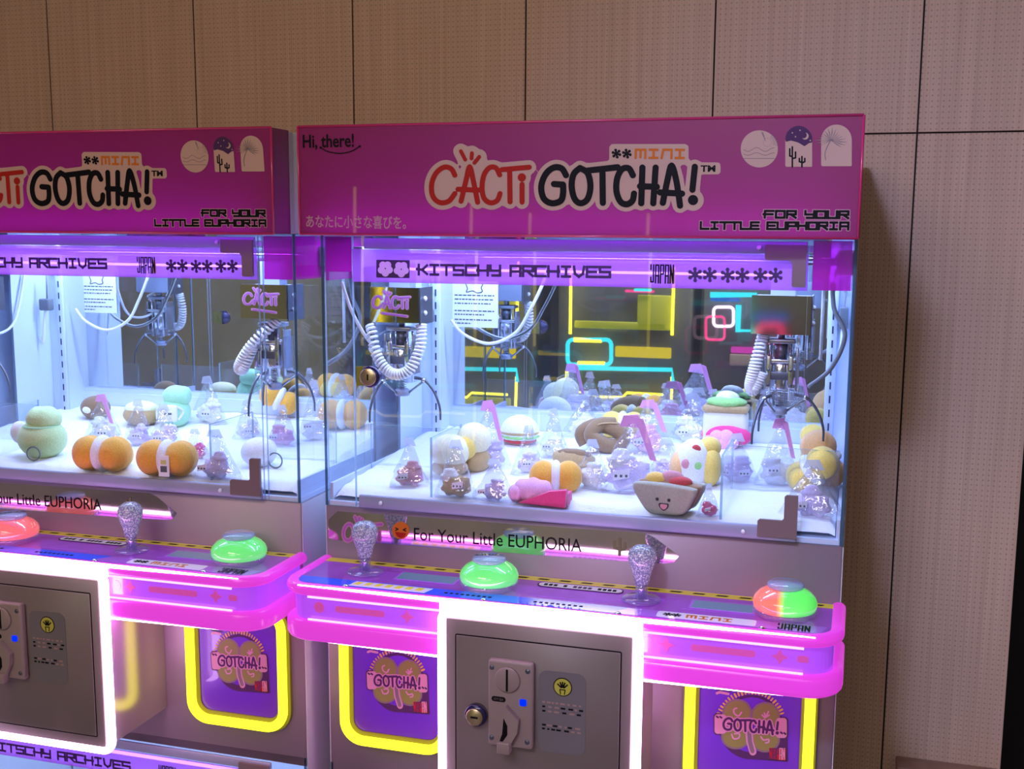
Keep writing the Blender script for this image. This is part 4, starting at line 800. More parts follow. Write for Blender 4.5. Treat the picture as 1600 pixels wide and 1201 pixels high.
    b = MB(); b.box(0, W, 0.5, D, 0.13, 0.62, 'inner'); b.build('lower_back_panel', root)
    for s in (0, 1):
        xa = W - 0.005 if s else 0; pane(xa, xa + 0.005, 0.0, 0.5, 0.13, 0.62, 'X', front='edge_dark').build('lower_side_glass', root)
        xa, xb = (W - 0.05, W - 0.006) if s else (0.006, 0.05); MB().box(xa, xb, 0.44, 0.5, 0.13, 0.62, 'inner').build('lower_corner_post', root)
    pane(0.006, W - 0.006, 0.0, 0.005, 0.13, 0.62, 'Y').build('lower_glass', root)
    b = MB(); b.box(0.06, 0.79, -0.0065, -0.001, 0.586, 0.6025, 'alu', 0.001); b.build('lower_rail', root)
    b = MB(); b.box(0.06, 0.79, -0.0078, -0.0066, 0.537, 0.585, 'film'); b = b.build('lower_film_strip', root); film_print(b, 'lower_lettering', -0.9425)
    b = MB().prism([(0.789, 0.599), (0.789, 0.538), (0.769, 0.538), (0.769, 0.571), (0.765, 0.576), (0.729, 0.576), (0.729, 0.599)], 'Y', -0.014, -0.0085, 'bracket'); b.build('lower_bracket', root)
    MB().box(0.06, 0.80, 0.03, 0.036, 0.555, 0.559, 'led_cool').build('lower_led_strip', root)
    root.location = loc
    for ly in (0.12, 0.40):
        for zz, pw_ in ((1.546, LEDP), (0.598, LEDP * 0.7)):
            l = bpy.data.lights.new('case_lamp', 'AREA'); l.shape = 'RECTANGLE'; l.size = 0.8; l.size_y = 0.03; l.energy = pw_; l.color = (0.44, 0.6, 1.0)
            o = bpy.data.objects.new('case_lamp', l); C.objects.link(o); o.location = (0.43, ly, zz); o.parent = root
    for nm, y_, z_, e_, r_ in (('added_underglow', -0.150, 0.902, 0.9, 0.3), ('added_deck_glow', -0.150, 1.004, 0.12, 2.3)):  # unseen fill lights added to tint the body and deck magenta
        l = bpy.data.lights.new(nm, 'AREA'); l.shape = 'RECTANGLE'; l.size = 0.8; l.size_y = 0.01; l.energy = e_; l.color = (1, 0.12, 0.9); o = bpy.data.objects.new(nm, l); C.objects.link(o); o.location = (0.43, y_, z_); o.rotation_euler = (r_ , 0, 0); o.parent = root
    return root
LEDP = 3.5
M['gloss_panel'] = P('gloss_label', (0.55, 0.5, 0.5), 0.06, 0.9)
M['olive_ink'] = P('olive_ink', (0.12, 0.13, 0.03), 0.4)
M['clear_shaft'] = sheet('clear_shaft', (0.8, 0.85, 1.0), (0.6, 0.62, 0.8), 0.2, rough=0.02)
M['pink_glint'] = E('pink_glint', (1.0, 0.62, 1.0), 1.3)
M['gold_bright'] = P('gold_bright', (0.55, 0.5, 0.08), 0.4)
M['red_faint'] = P('red_faint', (0.42, 0.24, 0.24), 0.5)
coilA = [(-0.048, -0.03, 1.388), (-0.03, -0.045, 1.335), (0.0, -0.05, 1.305), (0.03, -0.045, 1.31), (0.047, -0.03, 1.35), (0.046, -0.02, 1.392)]
coilB = [(-0.028, -0.02, 1.392), (-0.038, -0.03, 1.345), (-0.045, -0.03, 1.31), (-0.04, -0.03, 1.302), (-0.028, -0.025, 1.33)]
coilC = [(0.02, -0.02, 1.392), (-0.03, -0.03, 1.345), (-0.058, -0.03, 1.305), (-0.05, -0.03, 1.298), (-0.03, -0.025, 1.34)]
right = build_machine((0, 0, 0), 'pink claw machine standing in the middle, whole header with Hi there! in view', 'btn_green', 'btn_two', [(0.066, 0.19, coilA, 0.0), (0.745, 0.19, coilB, 0.0, False)], 0)
left = build_machine((-0.907, 0, 0), 'pink claw machine cut off by the left edge of the photo', 'btn_red', 'btn_green', [(0.03, 0.19, coilA, 0.0), (0.712, 0.19, coilC, 0.3)], 1)

third = copy_tree(left); third.location = (-1.814, 0, 0); third['label'] = 'third pink claw machine beyond the left one, glimpsed through its side glass'
# ------------------------------------------------------------------ stuffing under the prizes
def filler(x0, label):
    nx, ny = 90, 52; vs = []; b = MB()
    for j in range(ny):
        for i in range(nx):
            x = x0 + 0.0125 + 0.835 * i / (nx - 1); y = 0.012 + 0.478 * j / (ny - 1)
            e = min(1, (y - 0.012) / 0.02 + .35) * min(1, min(i, nx - 1 - i) / 2 + .5)
            z = fillz(y) + 0.004 * noise.noise(Vector((x * 14, y * 14, 0))) + 0.0022 * noise.noise(Vector((x * 60, y * 60, 2)))
            vs.append((x, y, 1.0985 + (z - 1.0985) * e))
    b.add(vs, [(j * nx + i, j * nx + i + 1, (j + 1) * nx + i + 1, (j + 1) * nx + i) for j in range(ny - 1) for i in range(nx - 1)], 'snow', True)
    for ring in ([j * nx for j in range(ny)], [i for i in range(nx)]): pass
    o = b.build('fleece_stuffing'); tag(o, label, 'stuffing', None, 'stuff')
filler(0, 'white fleece bedding spread under the prizes in the middle machine')
filler(-1.814, 'white fleece bedding in the third machine at the far left edge')
filler(-0.907, 'white fleece bedding spread under the prizes in the left machine')

# ------------------------------------------------------------------ plush prizes
def F(name, col, var=0.1): M[name] = P(name, col, 0.85, sheen=0.35, bump=0.35, bscale=420, var=var); return name
for nm, c in (('plush_orange', (0.85, 0.42, 0.05)), ('plush_peach', (0.85, 0.5, 0.22)), ('plush_yellow', (0.86, 0.62, 0.14)), ('plush_white', (0.86, 0.86, 0.9)), ('plush_cream', (0.88, 0.83, 0.55)), ('plush_tan', (0.5, 0.34, 0.16)), ('plush_brown', (0.27, 0.16, 0.085)), ('plush_oat', (0.42, 0.4, 0.32)),
              ('plush_crust', (0.36, 0.2, 0.1)), ('plush_green', (0.35, 0.68, 0.22)), ('plush_mint', (0.42, 0.8, 0.5)), ('plush_lime', (0.55, 0.74, 0.36)), ('plush_red', (0.62, 0.06, 0.07)), ('plush_pink', (0.85, 0.4, 0.68)), ('plush_hot', (0.8, 0.05, 0.25)), ('plush_lilac', (0.74, 0.62, 0.93)), ('plush_egg', (0.85, 0.55, 0.12)), ('plush_black', (0.03, 0.025, 0.03)), ('plush_rose', (0.7, 0.3, 0.35))): F(nm, c)
M['plush_oat2'] = P('plush_oat_pale', (0.78, 0.74, 0.6), 0.85, sheen=0.3, bump=0.3, bscale=420)
M['bag'] = sheet('clear_bag_film', (0.95, 0.955, 0.985), (0.8, 0.82, 0.97), 0.1, ior=2.5, rough=0.04, bump=1.0, bscale=38)
M['seal_pink'] = P('pink_seal', (0.8, 0.35, 0.7), 0.35); M['seal_clear'] = sheet('clear_seal', (0.92, 0.93, 0.98), (0.88, 0.9, 1.0), 0.45, rough=0.1, translucent=True)
M['cord'] = P('grey_cord', (0.2, 0.22, 0.26), 0.5)
def base(name, px, py, label, cat, yaw=0.0, group=None):
    p = onfill(px, py); p.y = max(0.02, min(0.47, p.y)); p.z = fillz(p.y) - 0.001
    if px == px: pass
    o = empty(name, p, (0, 0, yaw)); tag(o, label, cat, group); return o
def lobed(n, amp): return lambda d: 1 + amp * math.cos(n * math.atan2(d.y, d.x)) * (1 - d.z * d.z)
def dumpling(px, py, label, yaw, k=1.0, col='plush_orange', tagged=None, up=0.0, tilt=0.0):
    o = base('dumpling_plush', px, py, label, 'plush toy', yaw); o.rotation_euler.y = tilt; o.location.z += up; h = 0.032 * k
    for s in (-1, 1):
        b = MB(); b.blob((s * 0.026 * k, 0, h), (0.030 * k, 0.035 * k, 0.033 * k), col, 28, 16, fn=lambda d: 1 - 0.05 * math.exp(-(d.y * 7) ** 2) - 0.03 * math.exp(-((abs(d.y) - .7) * 8) ** 2)); b.build('lobe', o)
    b = MB(); b.blob((0, 0, h), (0.015 * k, 0.0335 * k, 0.0335 * k), 'plush_white', fn=lambda d: 1.0 if abs(d.x) > .5 else 1.02); b.build('white_band', o)
    if tagged:
        t = MB(); tx = tagged * 0.018 * k; t.box(tx - .010, tx + .010, -0.0385 * k, -0.0375 * k, h - .026, h + .012, 'paper'); t.box(tx - .006, tx + .006, -0.0390 * k, -0.0386 * k, h - .018, h - .007, 'ink_soft'); t.box(tx - .005, tx + .005, -0.0390 * k, -0.0386 * k, h - .004, h + .004, 'yellow_soft'); t.build('hang_tag', o)
    return o
M['ink_soft'] = P('ink_soft', (0.1, 0.12, 0.14), 0.5); M['yellow_soft'] = P('yellow_soft', (0.6, 0.6, 0.2), 0.5)
def layers(o, spec, n=4.0):
    """stack of rounded layers: (part name, material, z, half height, rx, ry, frill)"""
    for nm, m, z, hh, rx, ry, fr in spec:
        b = MB(); b.blob((0, 0, z), (rx, ry, hh), m, 36, 12, fn=(lambda d: 1 + fr * math.sin(11 * math.atan2(d.y, d.x)) * (1 - d.z * d.z)) if fr else None); b.build(nm, o)
def bag(px, py, wpx, hpx, label, fill, seal='seal_clear', yaw=0.0, lean=0.0, shape='pouch', seed=1, up=0.0):
    o = base('bagged_plush', px, py, label, 'bagged plush', yaw); o.location.z += up; rnd = random.Random(seed)
    dist = (o.location - CAM).length / FPX; w = wpx * dist; h = hpx * dist * 1.02; o.rotation_euler.x = lean
    w *= 1.22; h *= 1.12; N, K = 12, 6; vs = []; b = MB()
    for j in range(K + 1):
        t = j / K; a = w / 2 * (1 - 0.9 * t) + 0.0015; dth = min(w, .07) * 0.34 * (1 - 0.85 * t) * (0.5 + 0.5 * min(1, t * 3.5 + .25)) + 0.001; sk = (rnd.random() - .5) * .12 * w * (j > 0)
        for i in range(N):
            an = 2 * PI * i / N; ca, sa = math.cos(an), math.sin(an); cr = 1 + (rnd.random() - .5) * 0.22
            vs.append((a * math.copysign(abs(ca) ** .6, ca) * (1 + (cr - 1) * .4) + sk * t * .6, dth * math.copysign(abs(sa) ** .8, sa) * cr, h * (t * .9) + (rnd.random() - .5) * .004 * (0 < j < K)))
    b.add(vs, [(j * N + i, j * N + (i + 1) % N, (j + 1) * N + (i + 1) % N, (j + 1) * N + i) for j in range(K) for i in range(N)] + [tuple(range(N))[::-1], tuple(K * N + i for i in range(N))], 'bag'); b.build('clear_bag', o)
    s = MB(); ww = w * .16; s.prism([(-ww, h * .86), (ww, h * .84), (ww * .5, h * 1.02), (-ww * .7, h)], 'Y', -.0012, .0012, seal)
    if seal == 'seal_pink': s.prism([(ww * .2, h * 1.0), (ww * .9, h * .97), (w * .33, h * .42), (w * .24, h * .44)], 'Y', -.012, -.0105, seal)
    s.build('seal_strip', o)
    q = MB(); r = min(w * .27, h * .24); q.blob((rnd.uniform(-.15, .15) * r, 0, r * .95), (r * 1.25, min(r * .7, .016), r * .9), fill, 22, 14, fn=lambda d: 1 + .16 * math.sin(d.x * 7 + seed) * math.cos(d.z * 6 + seed)); q.blob((rnd.uniform(-.6, .6) * r, 0, r * 1.7), (r * .75, min(r * .5, .012), r * .6), 'plush_white' if seed % 2 else fill, 18, 12, fn=lambda d: 1 + .15 * math.cos(d.z * 8 + seed)); q.build('plush', o)
    l = MB(); lx = w * .12 * rnd.choice((-1, 1)); l.prism([(lx - r * .5, h * .3), (lx + r * .4, h * .34), (lx + r * .36, h * .34 - r * .5), (lx - r * .5, h * .3 - r * .5)], 'Y', -min(w, .07) * .36, -min(w, .07) * .35, 'bag_label')
    for k in range(3): l.box(lx - r * .42 + k * r * .28, lx - r * .42 + k * r * .28 + r * .13, -min(w, .07) * .372, -min(w, .07) * .362, h * .3 - r * .3, h * .3 - r * .16, 'ink_soft')
    l.build('printed_label', o); return o
M['bag_label'] = P('bag_label', (0.8, 0.78, 0.92), 0.4)

# --- middle machine
o = base('bun_plush', 703, 742, 'pair of round cream buns on tan base at rear left of the middle machine', 'plush toy', 0.3)
layers(o, [('base', 'plush_tan', 0.016, 0.017, 0.033, 0.03, 0), ('bun', 'plush_cream', 0.045, 0.031, 0.036, 0.032, 0)])
MB().blob((0.042, 0.03, 0.062), (0.032, 0.03, 0.03), 'plush_cream').build('bun', o); MB().blob((0.030, 0.012, 0.050), (0.018, 0.022, 0.022), 'plush_yellow').build('filling', o); MB().blob((0.045, 0.03, 0.024), (0.028, 0.028, 0.024), 'plush_tan').build('base', o)
o = base('sandwich_plush', 812, 692, 'white bread sandwich plush with lettuce and tomato by the mirror', 'plush toy', 0.1)
layers(o, [('tomato', 'plush_red', 0.008, 0.008, 0.033, 0.028, .02), ('lettuce', 'plush_green', 0.016, 0.007, 0.038, 0.032, .06), ('crust', 'plush_tan', 0.024, 0.009, 0.039, 0.032, 0)])
b = MB(); b.blob((0, 0, 0.026), (0.038, 0.031, 0.032), 'plush_white', fn=lambda d: 1.0 if d.z > 0 else .98); b.build('bread', o)
o = base('burger_plush', 1135, 688, 'tall pale sandwich plush topped with green lettuce behind the pink cloud plush', 'plush toy', 0.0); o.scale = (1.12, 1.1, 1.3)
b = MB(); b.box(-0.038, 0.038, -0.022, 0.024, 0.0, 0.052, 'plush_oat2', 0.009, 3); b.build('bread', o); b = MB(); b.box(-0.039, 0.039, -0.023, 0.025, 0.050, 0.060, 'plush_tan', 0.004, 2); b.build('crust', o)
layers(o, [('lettuce', 'plush_green', 0.064, 0.009, 0.034, 0.024, .06)]); MB().blob((0, 0.004, 0.07), (0.02, 0.016, 0.011), 'plush_white', fn=lobed(5, .1)).build('cream', o)
o = base('pretzel_plush', 940, 705, 'dark brown twisted pretzel plush in the middle machine', 'plush toy', 0.2)
b = MB(); b.tube(smoothpts([(-0.03, 0, 0.016), (-0.038, 0.004, 0.036), (-0.012, 0.008, 0.05), (0.022, 0.002, 0.046), (0.040, 0, 0.030), (0.030, -0.006, 0.014), (0.005, -0.016, 0.018), (-0.020, -0.012, 0.034), (-0.006, 0.0, 0.052), (0.024, 0.010, 0.052)], 6), 0.0145, 'plush_brown', 14); b.build('twist', o)
b = MB(); b.tube(smoothpts([(-0.025, -0.012, 0.046), (0.0, -0.014, 0.058), (0.03, -0.006, 0.058)], 6), 0.0014, 'plush_tan', 6); b.build('stitching', o)
o = base('bread_plush', 895, 728, 'long tan bread roll plush lying behind the orange dumpling', 'plush toy', -0.15)
b = MB(); b.blob((0, 0, 0.017), (0.042, 0.018, 0.017), 'plush_tan', fn=lambda d: 1 + .05 * math.sin(d.x * 14)); b.build('roll', o); b = MB(); b.blob((0.004, -0.004, 0.026), (0.034, 0.010, 0.009), 'plush_brown'); b.build('glaze', o)
dumpling(868, 766, 'orange dumpling plush with white band behind the pink parcel', 0.25, 0.82)
o = base('parcel_plush', 840, 791, 'pink pillow plush tucked in hot pink wrap at the front glass', 'plush toy', 0.0)
b = MB(); b.blob((-0.016, 0.004, 0.020), (0.036, 0.026, 0.020), 'plush_pink', fn=lambda d: 1 + .07 * math.cos(d.x * 10)); b.build('pillow', o); b = MB(); b.blob((-0.04, -0.006, 0.016), (0.014, 0.018, 0.015), 'plush_pink', fn=lobed(6, .12)); b.build('gathered_end', o)
b = MB(); b.prism([(-0.032, 0.004), (0.046, 0.001), (0.048, 0.030), (0.02, 0.026)], 'Y', -0.024, -0.012, 'plush_hot'); b.prism([(-0.02, 0.001), (0.047, 0.001), (0.047, 0.02), (-0.01, 0.016)], 'Y', -0.014, 0.02, 'plush_hot'); b.build('wrap', o)
dumpling(985, 668, 'yellow dumpling plush with a white tag near the mirror', 0.1, 0.84, 'plush_yellow', 0.7)
# sandwich with a face
o = base('toast_sandwich_plush', 1042, 803, 'smiling triangular toast sandwich plush at the front glass', 'plush toy', -0.12)
tri = smoothpts([(-0.028, 0.002, 0), (-0.05, 0.03, 0), (-0.055, 0.044, 0), (-0.046, 0.05, 0), (0, 0.051, 0), (0.042, 0.047, 0), (0.05, 0.042, 0), (0.044, 0.026, 0), (0.03, 0.004, 0), (0, 0.0, 0)], 5, True)
def pillow(b, pts, y0, y1, m, r=.006):
    pts = [(p.x, p.y) for p in pts]; cx = sum(p[0] for p in pts) / len(pts); cz = sum(p[1] for p in pts) / len(pts); n = len(pts); vs = []; st = []
    for k in range(7):
        a = PI * k / 6; sc = r * (1 - math.sin(a)); y = y0 + (y1 - y0) * (1 - math.cos(a)) / 2
        for p in pts: l = math.hypot(p[0] - cx, p[1] - cz) or 1; f = 1 - sc / l; vs.append((cx + (p[0] - cx) * f, y, cz + (p[1] - cz) * f))
    b.add(vs, [(k * n + i, k * n + (i + 1) % n, (k + 1) * n + (i + 1) % n, (k + 1) * n + i) for k in range(6) for i in range(n)] + [tuple(range(n))[::-1], tuple(6 * n + i for i in range(n))], m, True)
b = MB(); pillow(b, tri, -0.022, -0.004, 'plush_oat'); b.build('bread_slice', o)
b = MB(); pillow(b, [Vector((p.x * .98 + .004, p.y * .98 + .003, 0)) for p in tri], -0.008, 0.012, 'plush_crust'); b.build('crust', o)
b = MB(); pillow(b, [Vector((p.x * .96 + .008, p.y * .97 + .004, 0)) for p in tri], 0.009, 0.026, 'plush_oat'); b.build('bread_slice', o)
MB().blob((-0.022, 0.004, 0.052), (0.018, 0.012, 0.012), 'plush_egg').build('egg', o); MB().blob((0.018, 0.002, 0.052), (0.020, 0.012, 0.009), 'plush_red').build('tomato', o); MB().blob((0.004, 0.006, 0.056), (0.02, 0.01, 0.012), 'plush_rose').build('ham', o)
for sx_ in (-.010, .009): b = MB(); b.blob((sx_ - .002, -0.0225, 0.026), (0.0028, 0.0012, 0.0028), 'plush_black', 12, 8); b.build('eye', o)
b = MB(); b.prism([(p.x, p.y) for p in smoothpts([(-.0085, .020, 0), (0, .0205, 0), (.0065, .020, 0), (.006, .014, 0), (-.001, .0085, 0), (-.008, .014, 0)], 4, True)], 'Y', -0.0232, -0.0215, 'plush_black'); b.prism([(p.x, p.y) for p in smoothpts([(-.006, .0185, 0), (0, .019, 0), (.0045, .0185, 0), (.004, .014, 0), (-.001, .0105, 0), (-.006, .014, 0)], 4, True)], 'Y', -0.0236, -0.023, 'plush_rose'); b.build('mouth', o)
o = base('fruit_roll_plush', 1083, 756, 'white fruit roll plush between yellow halves with red and green patches', 'plush toy', 0.1)
MB().blob((0, -0.002, 0.040), (0.030, 0.030, 0.042), 'plush_white').build('cream', o)
MB().blob((-0.026, 0.002, 0.030), (0.016, 0.028, 0.028), 'plush_peach').build('cake_side', o); MB().blob((0.030, 0.0, 0.034), (0.018, 0.03, 0.034), 'plush_yellow').build('cake_side', o); MB().blob((0.026, 0.008, 0.066), (0.020, 0.022, 0.018), 'plush_yellow').build('cake_side', o)
for x, z, m, nm in ((0.004, 0.066, 'plush_red', 'strawberry'), (-0.012, 0.042, 'plush_rose', 'strawberry'), (0.006, 0.04, 'plush_green', 'kiwi')): MB().blob((x, -0.028 if z < .06 else -.021, z), (0.0085, 0.004, 0.0085), m, 16, 10).build(nm, o)
o = base('cloud_plush', 1130, 697, 'hot pink plush with a lilac cloud front under the tall sandwich plush', 'plush toy', -0.1)
b = MB(); b.blob((0.004, 0.006, 0.022), (0.048, 0.018, 0.022), 'plush_hot', fn=lobed(6, .05)); b.build('body', o)
b = MB()
for x, z, r in ((-.026, .012, .012), (-.010, .02, .015), (.008, .022, .015), (.02, .012, .012), (0, .010, .014)): b.blob((x, -0.012, z), (r, 0.009, r), 'plush_pink', 16, 10)
b.build('cloud', o)
dumpling(1258, 752, 'peach dumpling plush standing on end by the right glass', 0.2, 0.95, 'plush_peach', None, 0.03, 1.2)
dumpling(1284, 770, 'yellow dumpling plush leaning in the front right corner', -0.3, 0.86, 'plush_yellow', None, 0.018, -0.7)
dumpling(1250, 712, 'small yellow dumpling plush upright against the rear right post', 0.1, 0.74, 'plush_yellow', None, 0.02, 1.5)
for a in ((762, 730, 62, 92, 'clear bagged lilac plush leaning on the cream buns', 'plush_lilac', 'seal_pink', 0.2, -.05), (640, 758, 52, 66, 'small bagged pink plush in the front left of the middle machine', 'plush_rose', 'seal_clear', 0.3, 0),
          (703, 783, 58, 78, 'tall clear bag of tan plush in front of the cream buns', 'plush_tan', 'seal_clear', 0.1, 0), (762, 789, 62, 56, 'bagged lilac plush left of the pink parcel at front glass', 'plush_lilac', 'seal_clear', -0.2, 0),
          (826, 738, 46, 66, 'bag printed with lilac marks left of the tan bread roll', 'plush_lilac', 'seal_clear', 0.5, 0), (864, 712, 44, 66, 'clear bag right below the white bread sandwich', 'plush_white', 'seal_clear', 0.1, 0),
          (916, 674, 56, 56, 'clear bag standing by the mirror behind the pretzel', 'plush_white', 'seal_clear', 0.4, 0), (985, 766, 96, 104, 'large clear bag with lilac plush left of the fruit roll', 'plush_lilac', 'seal_pink', 0.25, 0),
          (1012, 706, 74, 72, 'clear bag with pink seal between pretzel and fruit roll', 'plush_pink', 'seal_pink', 0.1, 0), (1082, 686, 62, 66, 'pointed clear bag left of the tall sandwich plush', 'plush_white', 'seal_clear', 0.0, 0),
          (1150, 752, 60, 66, 'clear bag with lilac plush right of the fruit roll', 'plush_lilac', 'seal_clear', 0.3, 0), (1215, 755, 58, 88, 'clear bag with long pink strip left of peach dumpling', 'plush_white', 'seal_pink', 0.2, 0),
          (1268, 806, 82, 76, 'clear bag with lilac plush in the front right corner', 'plush_lilac', 'seal_clear', -0.1, 0), (1106, 806, 30, 44, 'small bag with hot pink plush right of the smiling toast', 'plush_hot', 'seal_clear', 0.4, 0),
          (925, 760, 60, 66, 'clear bag right of the orange dumpling', 'plush_white', 'seal_clear', -0.3, 0), (1040, 752, 60, 60, 'clear bag directly behind the smiling toast', 'plush_lilac', 'seal_clear', 0.2, 0)):
    bag(*a[:5], a[5], a[6], a[7], a[8], seed=a[0])
# --- left machine
o = base('frog_plush', 68, 712, 'round lime green plush seen from behind with grey cord, left machine', 'plush toy', 0.2)
MB().blob((0, 0, 0.036), (0.047, 0.040, 0.039), 'plush_lime').build('body', o); b = MB(); b.blob((0.004, 0.002, 0.074), (0.034, 0.030, 0.024), 'plush_lime', fn=lambda d: 1 + .1 * math.exp(-((d.x + .45) * 5) ** 2) * (d.z > 0) + .08 * math.exp(-((d.x - .3) * 5) ** 2) * (d.z > 0)); b.build('head', o)
MB().blob((-0.048, 0.006, 0.046), (0.018, 0.016, 0.022), 'plush_white').build('arm', o); b = MB(); b.tube([(0.033 * math.cos(t), 0.031 * math.sin(t), 0.061) for t in [2 * PI * k / 24 for k in range(24)]], 0.0022, 'plush_mint', 6, True); b.build('neck_cord', o)
b = MB(); b.tube([(0.002 + 0.013 * math.cos(t), -0.041, 0.014 + 0.013 * math.sin(t)) for t in [2 * PI * k / 24 for k in range(24)]], 0.0014, 'cord', 6, True); b.build('key_ring', o)
dumpling(143, 741, 'orange dumpling plush with white band in front of the lime plush', 0.1, 1.0, 'plush_orange')
dumpling(245, 749, 'orange dumpling plush with hang tag at the left machine front glass', 0.15, 1.0, 'plush_orange', 0.6)
dumpling(176, 728, 'small yellow plush peeking out behind the left orange dumpling', 0.3, 0.7, 'plush_yellow')
o = base('bun_plush', 222, 662, 'tan bun plush with cream top near the left machine mirror', 'plush toy', 0.2); layers(o, [('base', 'plush_tan', 0.022, 0.024, 0.04, 0.032, 0), ('cream_top', 'plush_cream', 0.036, 0.016, 0.036, 0.028, 0)])
o = base('dinosaur_plush', 274, 664, 'mint green plush wearing a white backpack, left machine', 'plush toy', 0.3)
MB().blob((0, 0, 0.03), (0.034, 0.03, 0.034), 'plush_mint').build('body', o); b = MB(); b.blob((0.004, 0, 0.066), (0.028, 0.026, 0.022), 'plush_mint', fn=lambda d: 1 + .22 * math.exp(-((d.x - .8) * 4) ** 2)); b.build('head', o)
b = MB(); b.box(-0.024, 0.014, -0.038, -0.022, 0.014, 0.05, 'plush_white', .006, 3); b.build('backpack', o); b = MB(); b.tube(smoothpts([(-.024, -.03, .046), (-.032, -.02, .035), (-.03, -.026, .018)], 5), .0025, 'plush_white', 6); b.tube(smoothpts([(.014, -.03, .046), (.024, -.022, .035), (.016, -.03, .018)], 5), .0025, 'plush_white', 6); b.build('strap', o)
b = MB(); b.box(-.012, .004, -.0388, -.0378, .030, .034, 'ink_soft'); b.build('print', o)
o = base('loaf_plush', 150, 652, 'dark brown loaf plush at the back of the left machine', 'plush toy', 0.1); MB().blob((0, 0, 0.024), (0.034, 0.026, 0.026), 'plush_brown').build('loaf', o); MB().blob((-.006, -.022, .022), (0.012, 0.006, 0.008), 'plush_white').build('patch', o)
o = base('white_bun_plush', 405, 727, 'white bun plush with a grey key ring beside the left machine door edge', 'plush toy', 0.0); MB().blob((0, 0, 0.027), (0.034, 0.03, 0.028), 'plush_white').build('bun', o)
b = MB(); b.tube([(0.04 + 0.014 * math.cos(t), -0.012, 0.016 + 0.014 * math.sin(t)) for t in [2 * PI * k / 24 for k in range(24)]], 0.0015, 'cord', 6, True); b.build('key_ring', o)
dumpling(436, 648, 'orange dumpling plush at the rear right of the left machine', 0.4, 0.8, 'plush_orange', None, 0.02, 0.5)
dumpling(536, 668, 'orange dumpling plush in the far right corner of the left machine', 0.2, 0.95, 'plush_orange')
for a in ((162, 690, 50, 62, 'clear bag with pink seal behind the left orange dumpling', 'plush_white', 'seal_pink', 0.2, 0), (218, 694, 42, 60, 'clear bag in front of the tan bun, left machine', 'plush_lilac', 'seal_clear', 0.1, 0), (258, 696, 44, 56, 'clear bag below the white backpack plush', 'plush_lilac', 'seal_clear', 0.4, 0),
          (326, 660, 50, 62, 'printed clear bag right of the mint green plush', 'plush_white', 'seal_clear', 0.0, 0), (306, 716, 40, 40, 'small bag with red heart plush in the left machine', 'plush_hot', 'seal_clear', 0.2, 0), (338, 745, 70, 64, 'triangular clear bag with lilac plush at the left machine front', 'plush_lilac', 'seal_clear', 0.0, 0),
          (388, 684, 40, 52, 'clear bag behind the white bun with key ring', 'plush_white', 'seal_clear', 0.3, 0), (442, 694, 44, 54, 'clear bag with pink plush under the rear orange dumpling', 'plush_pink', 'seal_clear', 0.1, 0), (492, 686, 44, 80, 'tall clear bag at the right end of the left machine', 'plush_white', 'seal_clear', 0.3, 0)):
    bag(*a[:5], a[5], a[6], a[7], a[8], seed=a[0])

for x, y, lb, c in ((-1.03, 0.40, 'yellow dumpling plush in the third machine seen past the left post', 'plush_yellow'), (-1.10, 0.30, 'orange dumpling plush in the third machine at the far left edge', 'plush_orange'), (-1.0, 0.28, 'pale lime dumpling plush in the third machine near its right glass', 'plush_lime')):
    o = dumpling(700, 700, lb, 0.3, 0.9, c); o.location = (x, y, fillz(y) - .001)
# ------------------------------------------------------------------ notices on the mirrors
def notice(p0, p1, dx, label):
    y = 0.5135; a = at(*p0, 'Y', y); c = at(*p1, 'Y', y); b = MB(); b.box(a.x, c.x, y, y + 0.001, c.z, a.z, 'paper'); w_ = c.x - a.x; h_ = a.z - c.z; rnd = random.Random(5)
    for row, zz in enumerate((.40, .345, .29, .19, .14, .07, .02)):
        x = .06
        lim = (.92, .9, .84, .92, .7, .88, .42)[row]
        while x < lim: l_ = rnd.uniform(.03, .09); b.box(a.x + x * w_, a.x + min(lim, x + l_) * w_, y - .0004, y, c.z + (.04 + zz * 1.6) * h_ , c.z + (.067 + zz * 1.6) * h_, 'ink_soft'); x += l_ + .02
    mp = lambda v: Vector((a.x + v.x * w_, y - .0004, c.z + v.y * h_))
    b.stroke(smoothpts([(.3, .95, 0), (.34, .84, 0), (.32, .76, 0), (.45, .79, 0), (.55, .75, 0), (.66, .78, 0), (.64, .86, 0), (.68, .95, 0)], 4), .012, 'ink_soft', mp)
    tag(b.build('paper_notice'), label, 'notice')
notice((706, 438), (778, 512), 0, 'white printed paper notice hanging on the middle machine mirror')
notice((122, 428), (183, 489), 0, 'white printed paper notice hanging on the left machine mirror')

# ------------------------------------------------------------------ neon arcade cabinets across the hall, seen in the mirrors
M['nyel'] = E('neon_tube_yellow', (1.0, 0.78, 0.03), 5.0); M['ncyan'] = E('neon_tube_cyan', (0.05, 0.8, 0.85), 1.6); M['npink'] = E('neon_tube_pink', (1.0, 0.06, 0.25), 1.6); M['nwhite'] = E('neon_tube_white', (1.0, 0.6, 0.8), 3.0)
M['nblue'] = E('lit_blue_panel', (0.05, 0.16, 0.7), 1.0); M['nsign'] = E('lit_yellow_sign', (0.85, 0.62, 0.02), 1.1); M['nmag'] = E('lit_magenta_panel', (0.8, 0.06, 0.5), 1.0); M['nolive'] = P('olive_panel', (0.45, 0.46, 0.05), 0.5, emis=(0.4, 0.42, 0.03), es=0.4)
M['cab_pale'] = P('cabinet_pale', (0.6, 0.5, 0.45), 0.5); M['cab_grey'] = P('cabinet_grey', (0.16, 0.17, 0.2), 0.5); M['cab_dark'] = P('cabinet_dark', (0.05, 0.05, 0.07), 0.4)
